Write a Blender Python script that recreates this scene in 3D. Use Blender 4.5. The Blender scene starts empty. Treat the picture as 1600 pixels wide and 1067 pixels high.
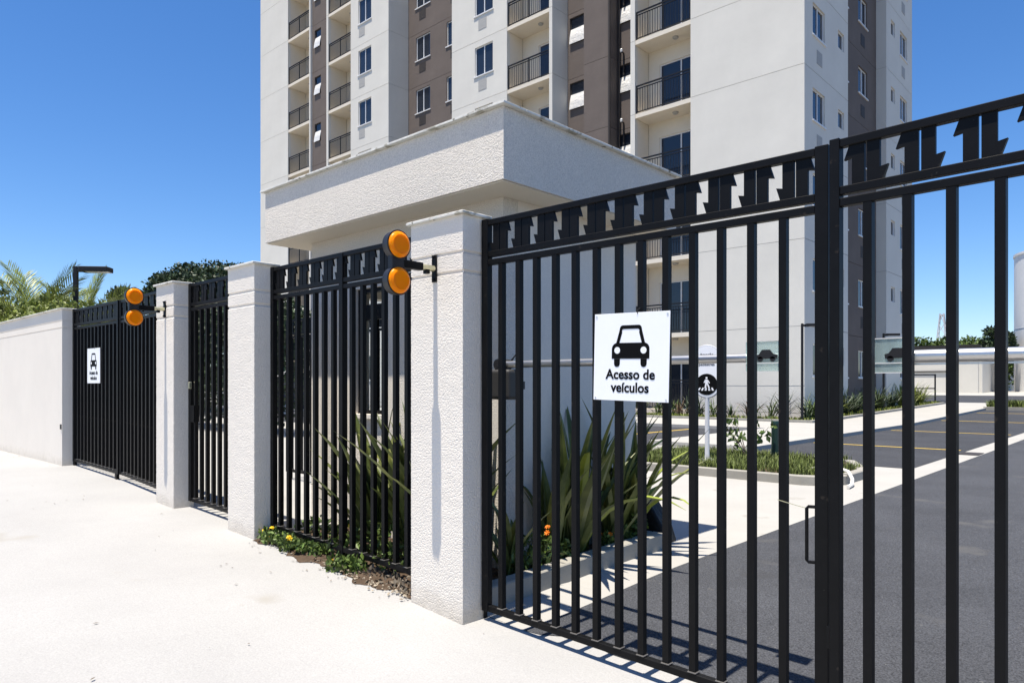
import bpy, bmesh, math, random
from mathutils import Vector, Matrix
R = math.radians
rnd = random.Random(7)
S = bpy.context.scene
COL = S.collection

# ------------------------------------------------------------------ camera, sky, sun, exposure
cam = bpy.data.cameras.new('camera'); cam_o = bpy.data.objects.new('camera', cam); COL.objects.link(cam_o)
cam_o.location = (0, 0, 1.25); cam_o.rotation_euler = (R(90), 0, R(42.82))
cam.sensor_width = 36; cam.lens = 25.02; cam.shift_y = 0.0428; cam.clip_start = 0.05; cam.clip_end = 3000
S.camera = cam_o
SUN_EL, SUN_AZ = 77.2, 1.5            # elevation; degrees from the street normal (-Y) towards -X
world = bpy.data.worlds.new('World'); S.world = world; world.use_nodes = True
nt = world.node_tree; bg = nt.nodes['Background']
sky = nt.nodes.new('ShaderNodeTexSky'); sky.sky_type = 'NISHITA'; sky.sun_disc = False
sky.sun_elevation = R(SUN_EL); sky.sun_rotation = R(180 + SUN_AZ)
sky.altitude = 600; sky.air_density = 1.0; sky.dust_density = 0.45; sky.ozone_density = 2.4
hs = nt.nodes.new('ShaderNodeHueSaturation'); hs.inputs['Saturation'].default_value = 1.26
nt.links.new(sky.outputs[0], hs.inputs['Color']); tint = nt.nodes.new('ShaderNodeVectorMath'); tint.operation = 'MULTIPLY'; tint.inputs[1].default_value = (.93, .97, 1.10)   # the air's own blue, even over the whole sky
nt.links.new(hs.outputs[0], tint.inputs[0]); nt.links.new(tint.outputs[0], bg.inputs[0]); bg.inputs[1].default_value = 0.092
sun = bpy.data.lights.new('sun', 'SUN'); sun.energy = 5.0; sun.angle = R(0.5); sun.color = (1, 0.925, 0.81)
sun_o = bpy.data.objects.new('sun', sun); COL.objects.link(sun_o); sun_o.location = (0, 0, 60)
_e, _a = R(SUN_EL), R(SUN_AZ)
to_sun = Vector((-math.sin(_a) * math.cos(_e), -math.cos(_a) * math.cos(_e), math.sin(_e)))
sun_o.rotation_euler = to_sun.to_track_quat('Z', 'Y').to_euler()
vs = S.view_settings; vs.view_transform = 'Standard'; vs.look = 'None'; vs.gamma = 1; vs.exposure = 0.82; vs.use_curve_mapping = False
S.cycles.max_bounces = 8; S.cycles.transparent_max_bounces = 16

# ------------------------------------------------------------------ materials
def new_mat(name):
    m = bpy.data.materials.new(name); m.use_nodes = True
    return m, m.node_tree, m.node_tree.nodes['Principled BSDF']
def nd(t, typ, **kw):
    n = t.nodes.new(typ)
    for k, v in kw.items(): setattr(n, k, v)
    return n
def mat(name, col, rough=0.6, metal=0.0, var=0.0, vscale=3.0, bump=0.0, bscale=40.0, spec=0.5, col2=None,
        island=0.0, spots=None, bdist=0.01, trans=0.0, grain=None, sss=0.0):
    """col: base colour; var: brightness mottling; bump: fine relief; island: random brightness for each loose piece"""
    m, t, b = new_mat(name)
    b.inputs['Roughness'].default_value = rough; b.inputs['Metallic'].default_value = metal
    b.inputs['Specular IOR Level'].default_value = spec
    tc = nd(t, 'ShaderNodeTexCoord'); L = t.links.new
    src = None
    rgb = nd(t, 'ShaderNodeRGB'); rgb.outputs[0].default_value = (*col, 1); src = rgb.outputs[0]
    if col2 is not None:
        n = nd(t, 'ShaderNodeTexNoise'); n.inputs['Scale'].default_value = vscale; n.inputs['Detail'].default_value = 6
        L(tc.outputs['Object'], n.inputs['Vector'])
        cr = nd(t, 'ShaderNodeMapRange'); cr.inputs[1].default_value = .42; cr.inputs[2].default_value = .62
        L(n.outputs['Fac'], cr.inputs[0])
        mx = nd(t, 'ShaderNodeMix', data_type='RGBA'); L(cr.outputs[0], mx.inputs[0]); L(src, mx.inputs[6])
        mx.inputs[7].default_value = (*col2, 1); src = mx.outputs[2]
    def mul(src, fac_socket):
        mx = nd(t, 'ShaderNodeVectorMath', operation='SCALE'); L(src, mx.inputs[0]); L(fac_socket, mx.inputs['Scale']); return mx.outputs[0]
    if var > 0:
        n = nd(t, 'ShaderNodeTexNoise'); n.inputs['Scale'].default_value = vscale; n.inputs['Detail'].default_value = 8; n.inputs['Roughness'].default_value = .65
        L(tc.outputs['Object'], n.inputs['Vector'])
        mr = nd(t, 'ShaderNodeMapRange'); mr.inputs[1].default_value = .25; mr.inputs[2].default_value = .75
        mr.inputs[3].default_value = 1 - var; mr.inputs[4].default_value = 1 + var
        L(n.outputs['Fac'], mr.inputs[0]); src = mul(src, mr.outputs[0])
    if island > 0:
        g = nd(t, 'ShaderNodeNewGeometry'); mr = nd(t, 'ShaderNodeMapRange')
        mr.inputs[3].default_value = 1 - island; mr.inputs[4].default_value = 1 + island
        L(g.outputs['Random Per Island'], mr.inputs[0]); src = mul(src, mr.outputs[0])
    if grain:                                   # (scale, amount): fine light and dark grains
        n = nd(t, 'ShaderNodeTexNoise'); n.inputs['Scale'].default_value = grain[0]; n.inputs['Detail'].default_value = 2; n.inputs['Roughness'].default_value = .7
        L(tc.outputs['Object'], n.inputs['Vector'])
        mr = nd(t, 'ShaderNodeMapRange', clamp=False); mr.inputs[1].default_value = .3; mr.inputs[2].default_value = .7
        mr.inputs[3].default_value = 1 - grain[1]; mr.inputs[4].default_value = 1 + grain[1]
        L(n.outputs['Fac'], mr.inputs[0]); src = mul(src, mr.outputs[0])
    if spots:                                   # (scale, threshold, colour): stains / aggregate with a shape of their own
        for sc_, thr, sc_col in spots:
            n = nd(t, 'ShaderNodeTexNoise'); n.inputs['Scale'].default_value = sc_; n.inputs['Detail'].default_value = 3
            L(tc.outputs['Object'], n.inputs['Vector'])
            mr = nd(t, 'ShaderNodeMapRange'); mr.inputs[1].default_value = thr; mr.inputs[2].default_value = thr + .06
            L(n.outputs['Fac'], mr.inputs[0])
            mx = nd(t, 'ShaderNodeMix', data_type='RGBA'); L(mr.outputs[0], mx.inputs[0]); L(src, mx.inputs[6])
            mx.inputs[7].default_value = (*sc_col, 1); src = mx.outputs[2]
    L(src, b.inputs['Base Color'])
    if bump > 0:
        n = nd(t, 'ShaderNodeTexNoise'); n.inputs['Scale'].default_value = bscale; n.inputs['Detail'].default_value = 4; n.inputs['Roughness'].default_value = .6
        L(tc.outputs['Object'], n.inputs['Vector'])
        bp = nd(t, 'ShaderNodeBump'); bp.inputs['Strength'].default_value = bump; bp.inputs['Distance'].default_value = bdist
        L(n.outputs['Fac'], bp.inputs['Height']); L(bp.outputs[0], b.inputs['Normal'])
    if sss > 0:
        b.inputs['Subsurface Weight'].default_value = sss; b.inputs['Subsurface Radius'].default_value = (.06, .02, .004); b.inputs['Subsurface Scale'].default_value = .5
    if trans > 0:
        b.inputs['Transmission Weight'].default_value = trans
    return m

M = {}
M['stucco'] = mat('stucco', (.735, .682, .605), .85, var=.05, vscale=1.7, bump=1.0, bscale=120, bdist=.012, spec=.2, grain=(120, .16))
M['stucco_fine'] = mat('stucco_fine', (.735, .682, .605), .85, var=.06, vscale=1.2, bump=.4, bscale=150, bdist=.005, spec=.2, grain=(180, .08))
M['wall_white'] = mat('wall_white', (.652, .628, .568), .85, var=.07, vscale=.5, bump=.25, bscale=25, bdist=.01, spec=.2)
M['wall_brown'] = mat('wall_brown', (.145, .120, .106), .85, var=.14, vscale=.8, bump=.25, bscale=25, bdist=.01, spec=.2)
M['soffit'] = mat('soffit', (.70, .635, .53), .85, var=.03, spec=.2)
M['coping'] = mat('coping', (.42, .41, .36), .8, var=.2, vscale=9, bump=.5, bscale=60, spots=[(14, .6, (.16, .15, .11))])
M['flashing'] = mat('flashing', (.62, .61, .56), .7, var=.12, vscale=9, bump=.4, bscale=60, spots=[(7, .58, (.34, .32, .26)), (22, .62, (.17, .16, .12))])
M['black_metal'] = mat('black_metal', (.0045, .0045, .005), .45, var=.3, vscale=14, bump=.18, bscale=40, bdist=.002, spec=.14, spots=[(26, .70, (.022, .018, .015)), (90, .74, (.05, .047, .042))])
M['dark_metal'] = mat('dark_metal', (.014, .015, .018), .5, spec=.2)
M['weld'] = mat('weld', (.09, .085, .08), .5, bump=.6, bscale=300)
M['zinc'] = mat('zinc', (.62, .60, .42), .35, metal=.9, var=.15, vscale=30)
M['concrete_walk'] = mat('concrete_walk', (.335, .332, .324), .9, var=.08, vscale=.8, bump=.3, bscale=45, bdist=.006, spec=.2,
                         grain=(120, .10), spots=[(1.1, .62, (.295, .282, .255)), (3.5, .75, (.29, .275, .245)), (34, .80, (.2, .19, .17))])
M['concrete'] = mat('concrete', (.35, .342, .32), .9, var=.07, vscale=1.1, bump=.35, bscale=50, bdist=.006, spec=.2,
                    spots=[(2.2, .66, (.30, .29, .265))])
M['kerb'] = mat('kerb', (.30, .288, .255), .9, var=.12, vscale=4, bump=.5, bscale=60, bdist=.006, spec=.2)
M['asphalt'] = mat('asphalt', (.055, .058, .066), .85, var=.24, vscale=.9, bump=1.0, bscale=95, bdist=.010, spec=.3, grain=(110, .6),
                   spots=[(42, .70, (.17, .168, .16)), (1.3, .62, (.082, .082, .083)), (.8, .66, (.045, .046, .05)), (5, .72, (.10, .098, .092))])
M['asphalt_new'] = mat('asphalt_new', (.040, .042, .048), .85, var=.25, vscale=.8, bump=.7, bscale=60, bdist=.01, spec=.3, grain=(40, .5), spots=[(1.6, .68, (.07, .07, .07))])
M['yellow_paint'] = mat('yellow_paint', (.62, .42, .06), .7, var=.15, vscale=12)
M['white_paint'] = mat('white_paint', (.74, .73, .71), .7, var=.06, vscale=8)
M['soil'] = mat('soil', (.085, .06, .042), .95, var=.4, vscale=14, bump=1, bscale=40, bdist=.02, spec=.1)
M['earth'] = mat('earth', (.17, .15, .11), .95, var=.25, vscale=.3, spec=.1)
M['glass_dark'] = mat('glass_dark', (.018, .024, .036), .06, spec=.6)
M['alu_white'] = mat('alu_white', (.72, .72, .72), .4)
M['sheet_white'] = mat('sheet_white', (.66, .65, .63), .45, var=.12, vscale=5, bump=.8, bscale=7, bdist=.05)
M['ac_dark'] = mat('ac_dark', (.03, .024, .022), .7)
M['ac_grey'] = mat('ac_grey', (.36, .355, .34), .8, var=.1, vscale=8)
M['amber'] = mat('amber', (1.0, .245, .0), .3, spec=.15, bump=.25, bscale=260, bdist=.002, sss=.75)
M['rubber'] = mat('rubber', (.012, .012, .014), .5)
M['sign_white'] = mat('sign_white', (.80, .81, .83), .4, var=.02, vscale=8)
M['sign_black'] = mat('sign_black', (.004, .004, .0045), .6, spec=.08)
M['sign_grey'] = mat('sign_grey', (.50, .51, .53), .45)
M['chrome'] = mat('chrome', (.74, .73, .71), .34, metal=1.0, var=.08, vscale=12, bump=.05, bscale=8)
M['acrylic'] = mat('acrylic', (.62, .76, .74), .12, trans=.75)
M['box_grey'] = mat('box_grey', (.035, .034, .033), .5, var=.1, vscale=20)
M['bollard_green'] = mat('bollard_green', (.010, .035, .027), .4)
M['black_plastic'] = mat('black_plastic', (.008, .008, .009), .5, bump=.6, bscale=9, bdist=.03, spec=.2)
M['hose'] = mat('hose', (.70, .68, .62), .4)
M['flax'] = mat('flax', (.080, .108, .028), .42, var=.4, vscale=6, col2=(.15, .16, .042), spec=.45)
M['flax_lit'] = mat('flax_lit', (.22, .27, .035), .45, var=.25, vscale=8, spec=.4)  # brighter copy of flax: sunlight put into the colour of a few leaves
M['leaf_dark'] = mat('leaf_dark', (.030, .052, .020), .5, island=.55, spec=.4)
M['leaf_mid'] = mat('leaf_mid', (.085, .130, .028), .5, island=.5, spec=.35)
M['leaf_yel'] = mat('leaf_yel', (.145, .175, .028), .5, island=.4, spec=.35)
M['leaf_red'] = mat('leaf_red', (.10, .055, .03), .5, island=.5, spec=.35)
M['palm'] = mat('palm', (.17, .21, .045), .45, island=.45, spec=.4)
M['grass'] = mat('grass', (.115, .145, .035), .6, island=.6, spec=.3)
M['flower'] = mat('flower', (.88, .60, .015), .6, island=.2)
M['flower_o'] = mat('flower_o', (.80, .22, .01), .6, island=.2)
M['bark'] = mat('bark', (.10, .075, .055), .9, var=.3, vscale=9, bump=1, bscale=20, bdist=.03)
M['dry_leaf'] = mat('dry_leaf', (.14, .115, .085), .8, island=.6)
M['tank'] = mat('tank', (.80, .79, .77), .6, var=.04, vscale=.6)
M['roof_dark'] = mat('roof_dark', (.025, .023, .022), .7)
M['car_paint'] = mat('car_paint', (.012, .018, .045), .2, spec=.6)
M['brick'] = mat('brick', (.28, .11, .07), .9, var=.2, vscale=5)

def stained_base(name, src, h, col):
    """copy of a plaster with splashed earth along its foot"""
    m = M[src].copy(); m.name = name; t = m.node_tree; b = t.nodes['Principled BSDF']; L = t.links.new
    lk = b.inputs['Base Color'].links[0].from_socket
    tc = nd(t, 'ShaderNodeTexCoord'); sp = nd(t, 'ShaderNodeSeparateXYZ'); L(tc.outputs['Object'], sp.inputs[0])
    n = nd(t, 'ShaderNodeTexNoise'); n.inputs['Scale'].default_value = 11; n.inputs['Detail'].default_value = 8; n.inputs['Roughness'].default_value = .75; L(tc.outputs['Object'], n.inputs['Vector'])
    ad = nd(t, 'ShaderNodeMath', operation='MULTIPLY_ADD'); L(n.outputs['Fac'], ad.inputs[0]); ad.inputs[1].default_value = .34; L(sp.outputs['Z'], ad.inputs[2])
    mr = nd(t, 'ShaderNodeMapRange'); mr.inputs[1].default_value = h + .12; mr.inputs[2].default_value = h + .30; mr.inputs[3].default_value = .55; mr.inputs[4].default_value = 0
    L(ad.outputs[0], mr.inputs[0]); mx = nd(t, 'ShaderNodeMix', data_type='RGBA'); L(mr.outputs[0], mx.inputs[0]); L(lk, mx.inputs[6]); mx.inputs[7].default_value = (*col, 1)
    L(mx.outputs[2], b.inputs['Base Color']); M[name] = m
stained_base('stucco_pillar', 'stucco_fine', .06, (.40, .345, .265))
stained_base('stucco_wall', 'stucco_fine', .16, (.42, .37, .29))

# ------------------------------------------------------------------ mesh helpers
class MB:
    def __init__(s): s.v = []; s.f = []
    def add(s, vs_, fs):
        o = len(s.v); s.v += [tuple(p) for p in vs_]; s.f += [tuple(i + o for i in f) for f in fs]; return s
    def box(s, x0, x1, y0, y1, z0, z1):
        return s.add([(x0, y0, z0), (x1, y0, z0), (x1, y1, z0), (x0, y1, z0), (x0, y0, z1), (x1, y0, z1), (x1, y1, z1), (x0, y1, z1)],
                     [(3, 2, 1, 0), (4, 5, 6, 7), (0, 1, 5, 4), (1, 2, 6, 5), (2, 3, 7, 6), (3, 0, 4, 7)])
    def prism(s, poly, y0, y1):            # polygon in x,z, extruded along y
        n = len(poly)
        vs_ = [(x, y0, z) for x, z in poly] + [(x, y1, z) for x, z in poly]
        fs = [tuple(range(n)), tuple(range(2 * n - 1, n - 1, -1))] + [(i, i + n, (i + 1) % n + n, (i + 1) % n) for i in range(n)]
        return s.add(vs_, fs)
    def tube(s, pts, r, n=10, caps=True):
        pts = [Vector(p) for p in pts]; rs = r if isinstance(r, (list, tuple)) else [r] * len(pts)
        rings = []; up = None
        for i, p in enumerate(pts):
            d = (pts[min(i + 1, len(pts) - 1)] - pts[max(i - 1, 0)]).normalized()
            if up is None:
                up = Vector((0, 0, 1)) if abs(d.z) < .9 else Vector((1, 0, 0))
            a = d.cross(up).normalized(); b = a.cross(d).normalized(); up = b
            rings.append([p + (a * math.cos(t) + b * math.sin(t)) * rs[i] for t in [2 * math.pi * k / n for k in range(n)]])
        vs_ = [q for ring in rings for q in ring]; fs = []
        for i in range(len(rings) - 1):
            for k in range(n): fs.append((i * n + k, i * n + (k + 1) % n, (i + 1) * n + (k + 1) % n, (i + 1) * n + k))
        if caps: fs += [tuple(range(n))[::-1], tuple(range((len(rings) - 1) * n, len(rings) * n))]
        return s.add(vs_, fs)
    def lathe(s, prof, n=24, org=(0, 0, 0), axis='z'):   # prof: (radius, height)
        vs_ = []; fs = []
        for r_, h in prof:
            for k in range(n):
                t = 2 * math.pi * k / n; a, b = r_ * math.cos(t), r_ * math.sin(t)
                p = (a, b, h) if axis == 'z' else (h, a, b)
                vs_.append((p[0] + org[0], p[1] + org[1], p[2] + org[2]))
        for i in range(len(prof) - 1):
            for k in range(n): fs.append((i * n + k, i * n + (k + 1) % n, (i + 1) * n + (k + 1) % n, (i + 1) * n + k))
        fs += [tuple(range(n))[::-1], tuple(range((len(prof) - 1) * n, len(prof) * n))]
        return s.add(vs_, fs)
    def mesh(s, name, m=None, smooth=False, bevel=0, seg=1):
        me = bpy.data.meshes.new(name); me.from_pydata(s.v, [], s.f); me.update()
        if bevel:
            bm = bmesh.new(); bm.from_mesh(me); bmesh.ops.remove_doubles(bm, verts=bm.verts, dist=1e-5)
            ed = [e for e in bm.edges if len(e.link_faces) == 2 and e.calc_face_angle(0) > .6]
            bmesh.ops.bevel(bm, geom=ed, offset=bevel, segments=seg, affect='EDGES', profile=.5); bm.to_mesh(me); bm.free()
        if m: me.materials.append(M[m])
        if smooth:
            for p in me.polygons: p.use_smooth = True
            try: me.set_sharp_from_angle(angle=R(40))
            except Exception: pass
        return me
def put(name, me, parent=None, loc=(0, 0, 0), rotz=0, scale=None, rot=None):
    o = bpy.data.objects.new(name, me); COL.objects.link(o); o.location = loc
    o.rotation_euler = rot if rot else (0, 0, rotz)
    if scale: o.scale = scale
    if parent: o.parent = parent
    return o
def tag(o, label, cat, group=None, kind=None):
    o['label'] = label
    if cat: o['category'] = cat
    if group: o['group'] = group
    if kind: o['kind'] = kind
    return o
def thing(name, label, cat, loc=(0, 0, 0), rotz=0, group=None):
    return tag(put(name, None, None, loc, rotz), label, cat, group)
def struct(name, me, loc=(0, 0, 0), parent=None):
    o = put(name, me, parent, loc)
    if not parent: o['kind'] = 'structure'
    return o

# ------------------------------------------------------------------ ground shape
def zs(x): return max(-.14, min(.28, -.04 * (x + 2.8))) - .028 * sst((x + 3.5) / .8)
def inz(y): return .016 * max(0, min(y, 70) - 24)
def sst(t): t = max(0, min(1, t)); return t * t * (3 - 2 * t)
def zg(x, y):
    t = sst((y - 2.9) / 1.6)
    return zs(x) * (1 - t) + inz(y) * t
def grid(xs, ys, off, m, name, jitter=None):
    mb = MB(); n = len(xs)
    vs_ = [(x, y, zg(x, y) + off) for y in ys for x in xs]
    fs = [(j * n + i, j * n + i + 1, (j + 1) * n + i + 1, (j + 1) * n + i) for j in range(len(ys) - 1) for i in range(n - 1)]
    mb.add(vs_, fs); return mb.mesh(name, m)
def lin(a, b, step):
    n = max(1, int(math.ceil((b - a) / step))); return [a + (b - a) * i / n for i in range(n + 1)]
def ylist(a, b, sy=.4):
    near = lin(a, min(b, 6), sy) if a < 6 else [a]
    return sorted(set(near + [y for y in range(6, 76) if a < y < b] + [b]))
def sheet(name, x0, x1, y0, y1, off, m, sx=2.0, sy=.4, parent=None):
    ys = ylist(y0, y1, sy)
    return struct(name, grid(lin(x0, x1, sx), ys, off, m, name), parent=parent)
far_x = [-900, -300, -120] + lin(-60, 40, 2.5) + [80, 300, 900]
far_y = [-900, -300, -60, -20] + lin(-10, 72, 1.0) + [120, 300, 900, 1500]
struct('ground', grid(far_x, far_y, -.06, 'earth', 'ground'))
sheet('street', -120, 120, -17, -7.0, -.05, 'asphalt', 4, 1)
sheet('sidewalk', -60, 30, -6.9, 2.80, 0, 'concrete_walk', .7, .4)
struct('street_kerb', MB().add([(x, y, z + zs(x)) for x in lin(-60, 30, 1) for y, z in ((-7, -.14), (-7, .003), (-6.9, .003), (-6.9, -.14))],
       [(4 * i + a, 4 * i + b, 4 * i + 4 + b, 4 * i + 4 + a) for i in range(90) for a, b in ((0, 1), (1, 2), (2, 3))]).mesh('street_kerb', 'kerb'))
sheet('inner_pavement', -60, -2.5, 2.80, 75, 0, 'concrete', 2, .4)
# driveway asphalt with an uneven edge where it meets the pavement concrete
ys = ylist(2.80, 75, .2); xs = lin(-2.5, 9, .1)
def drv():
    mb = MB(); n = len(xs)
    e = [.10 + .07 * math.sin(x * 3.1) + .035 * math.sin(x * 11 + 1) + rnd.uniform(-.025, .025) for x in xs]
    vs_ = []
    for j, y in enumerate(ys):
        for i, x in enumerate(xs):
            yy = y + (e[i] if j == 0 else 0) * 1.0
            vs_.append((x, yy, zg(x, yy) + .004))
    fs = [(j * n + i, j * n + i + 1, (j + 1) * n + i + 1, (j + 1) * n + i) for j in range(len(ys) - 1) for i in range(n - 1)]
    return mb.add(vs_, fs).mesh('driveway', 'asphalt')
struct('driveway', drv())
sheet('driveway_apron', -2.5, 9, 2.80, 3.3, 0, 'concrete_walk', .5, .25)

# parking lanes, walkways, kerbs behind the gates
sheet('parking_lane', -5.8, -2.85, 11.85, 36, .005, 'asphalt_new', 1, 1)
sheet('front_lane', -45, -8.1, 12.6, 18.9, .005, 'asphalt_new', 3, 1)
sheet('cross_road', -40, -2.5, 43, 58, .005, 'asphalt_new', 3, 1)
def slab(name, x0, x1, y0, y1, h, m, parent=None):
    mb = MB()
    ys_ = ylist(y0, y1)
    for a, b in zip(ys_[:-1], ys_[1:]):
        za, zb = zg((x0 + x1) / 2, a), zg((x0 + x1) / 2, b)
        mb.add([(x0, a, za - .1), (x1, a, za - .1), (x1, b, zb - .1), (x0, b, zb - .1), (x0, a, za + h), (x1, a, za + h), (x1, b, zb + h), (x0, b, zb + h)],
               [(4, 5, 6, 7), (1, 2, 6, 5), (3, 0, 4, 7)] + ([(0, 1, 5, 4)] if a == ys_[0] else []) + ([(2, 3, 7, 6)] if b == ys_[-1] else []))
    return struct(name, mb.mesh(name, m), parent=parent)
slab('side_walkway', -8.1, -5.8, 13.0, 42, .09, 'concrete')
slab('front_walkway', -45, -8.1, 18.9, 22.35, .09, 'concrete')
slab('bed_kerb', -45, -8.25, 22.352, 22.48, .17, 'kerb')
slab('bed_kerb', -8.245, -8.105, 22.352, 40, .17, 'kerb')
slab('planting_bed', -45, -8.25, 22.482, 24.4, .10, 'soil')
slab('planting_bed', -9.7, -8.247, 24.402, 40, .10, 'soil')
for y in (15.8, 21.6, 27.5, 33.4): sheet('bay_line', -5.7, -2.95, y - .05, y + .05, .010, 'yellow_paint', 1, .1)
for x in (-10.05, -12.55, -15.05, -17.55): sheet('bay_line', x - .05, x + .05, 13.2, 18.4, .010, 'yellow_paint', .1, 1)
# gutter drain cut into the concrete strip
sheet('gutter_drain', -2.85, -2.52, 14.9, 15.5, .009, 'ac_dark', .4, .7)
for y in (20, 26, 32): sheet('gutter_joint', -2.84, -2.51, y, y + .02, .008, 'kerb', .4, .1)
# far grass island at the end of the bays
slab('island_kerb', -5.9, -2.5, 36, 36.15, .14, 'kerb')
slab('island_bed', -5.9, -2.5, 36.152, 38, .12, 'soil')

# island with grass behind the apron
def island():
    p = [(-6.3, 9.0), (-3.4, 9.0), (-3.12, 9.12), (-3.0, 9.4), (-3.0, 10.3), (-3.12, 10.6), (-3.5, 11.4), (-4.2, 11.7), (-6.6, 11.7), (-6.75, 11.4), (-6.75, 9.4), (-6.6, 9.1)]
    c = Vector((sum(x for x, y in p) / len(p), sum(y for x, y in p) / len(p)))
    q = [((Vector(a) - c).normalized() * -.13 + Vector(a)) for a in p]
    n = len(p); mb = MB()
    mb.add([(x, y, -.05) for x, y in p] + [(x, y, .12) for x, y in p] + [(a.x, a.y, .12) for a in q] + [(a.x, a.y, .02) for a in q],
           [(i, (i + 1) % n, n + (i + 1) % n, n + i) for i in range(n)] + [(n + i, n + (i + 1) % n, 2 * n + (i + 1) % n, 2 * n + i) for i in range(n)] +
           [(2 * n + i, 2 * n + (i + 1) % n, 3 * n + (i + 1) % n, 3 * n + i) for i in range(n)])
    struct('island_kerb', mb.mesh('island_kerb', 'kerb', bevel=.012))
    struct('island_bed', MB().add([(a.x, a.y, .085) for a in q], [tuple(range(n))]).mesh('island_bed', 'soil'))
    return q
isl = island()

# planting beds round the gatehouse
def soilsheet(name, x0, x1, y0, y1, off):
    return struct(name, grid(lin(x0, x1, .12), lin(y0, y1, .12), off, 'soil', name))
def fence_bed():
    xs_ = lin(-5.04, -3.22, .03); ys_ = lin(2.66, 3.39, .06); mb = MB(); n = len(xs_); vs_ = []
    for j, y in enumerate(ys_):
        for x in xs_:
            yy = y + (-.06 + .045 * math.sin(x * 9) + .02 * math.sin(x * 31) + rnd.uniform(-.015, .015) if j == 0 else 0)
            vs_.append((x, yy, zg(x, yy) + (.003 if j == 0 else .016 + rnd.uniform(-.006, .016))))
    mb.add(vs_, [(j * n + i, j * n + i + 1, (j + 1) * n + i + 1, (j + 1) * n + i) for j in range(len(ys_) - 1) for i in range(n - 1)])
    return struct('gatehouse_bed', mb.mesh('gatehouse_bed', 'soil'))
fence_bed()
soilsheet('gatehouse_bed', -3.218, -2.95, 2.9, 4.75, .05)
def kerbrun():
    mb = MB(); ys_ = lin(2.87, 4.80, .15)
    for a, b in zip(ys_[:-1], ys_[1:]):
        za, zb = zg(-2.9, a), zg(-2.9, b)
        mb.add([(-2.95, a, za - .05), (-2.84, a, za - .05), (-2.84, b, zb - .05), (-2.95, b, zb - .05), (-2.95, a, za + .12), (-2.84, a, za + .12), (-2.84, b, zb + .12), (-2.95, b, zb + .12)],
               [(4, 5, 6, 7), (1, 2, 6, 5), (3, 0, 4, 7)] + ([(0, 1, 5, 4)] if a == ys_[0] else []) + ([(2, 3, 7, 6)] if b == ys_[-1] else []))
    mb.box(-3.22, -2.952, 4.70, 4.80, -.05, .118)
    return mb.mesh('bed_kerb', 'kerb', bevel=.008)
struct('bed_kerb', kerbrun())

# ------------------------------------------------------------------ street front: wall and pillars
def block_mesh(w, d, z0, ztop, grooves, m, name, ind=.007, gh=.013, bevel=.006):
    """wall or pillar body from x 0..w, y 0..d, with recessed horizontal grooves"""
    mb = MB(); z = z0
    for g in sorted(grooves) + [None]:
        top = ztop if g is None else g - gh / 2
        mb.box(0, w, 0, d, z, top)
        if g is not None:
            mb.box(ind, w - ind, ind, d - ind, top, g + gh / 2); z = g + gh / 2
    return mb.mesh(name, m, bevel=0)
def cap_mesh(w, d, z, over, th, name='cap', m='flashing'):
    mb = MB(); mb.box(-over, w + over, -over, d + over, z, z + th)
    return mb.mesh(name, m, bevel=.003)
YF = 2.607
def rough_front(w, d, z0, ztop, grooves, step, amp, name, seed):
    """pillar body with a coarse trowelled-stucco relief on the faces the street sees"""
    r2 = random.Random(seed)
    from mathutils import noise
    mb = MB()
    def hgt(p):
        n = noise.noise(Vector(p) * 115) + .8 * noise.noise(Vector(p) * 210 + Vector((9, 3, 1)))
        n = max(-1.3, min(.12, n * 1.6)) + .5 * noise.noise(Vector(p) * 14)
        g = 0
        for gz in grooves:
            q = abs(p[2] - gz)
            if q < .009: g = .008
        return amp * n - g
    # walk round the outline: back-left, front-left, front-right, back-right
    path = []
    for y in lin(0, d, step)[::-1]: path.append(((0, y), (-1, 0)))
    for x in lin(0, w, step): path.append(((x, 0), (0, -1)))
    for y in lin(0, d, step): path.append(((w, y), (1, 0)))
    zsn = lin(z0, ztop, step); n = len(path); vs_ = []
    for z in zsn:
        for k, ((x, y), (nx, ny)) in enumerate(path):
            h = hgt((x, y, z))
            ex = ey = 0
            if y == 0 and (x == 0 or x == w): h = h * 1.1 - amp * .9; nx, ny = (-.7 if x == 0 else .7), -.7
            vs_.append((x + nx * h, y + ny * h, z))
    fs = [(j * n + i, j * n + i + 1, (j + 1) * n + i + 1, (j + 1) * n + i) for j in range(len(zsn) - 1) for i in range(n - 1)]
    mb.add(vs_, fs); mb.add([(0, d, z0), (w, d, z0), (w, d, ztop), (0, d, ztop)], [(3, 2, 1, 0)])
    mb.add([(0, 0, ztop), (w, 0, ztop), (w, d, ztop), (0, d, ztop)], [(0, 1, 2, 3)])
    return mb.mesh(name, 'stucco_pillar')
PIL = [(-3.209, -2.774, -.06, .0042, 'wide stucco gate pillar carrying amber lights beside the open driveway gate', 1),
       (-5.487, -5.06, .03, .0065, 'stucco gate pillar between the pedestrian gate and the fixed fence panel', 2),
       (-6.93, -6.538, .08, .009, 'stucco gate pillar carrying amber lights between vehicle gate and pedestrian gate', 3)]
for x0, x1, z0, st, lab, sd in PIL:
    t = thing('gate_pillar', lab, 'pillar', (x0, YF, z0), group=None)
    put('shaft', rough_front(x1 - x0, .18, 0, 2.145 - z0 + .02, (1.862 - z0, 1.966 - z0), st, .0015, 'shaft', sd), t)
    put('cap', cap_mesh(x1 - x0, .18, 2.165 - z0, .022, .016), t)
t = thing('gate_pillar', 'stucco pillar hinging the far driveway gate leaf with the long chrome barrier', 'pillar', (.93, 2.45, -.2))
put('shaft', block_mesh(.43, .4, 0, 2.36, (2.06, 2.16), 'stucco', 'shaft'), t); put('cap', cap_mesh(.43, .4, 2.36, .022, .016), t)

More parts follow.
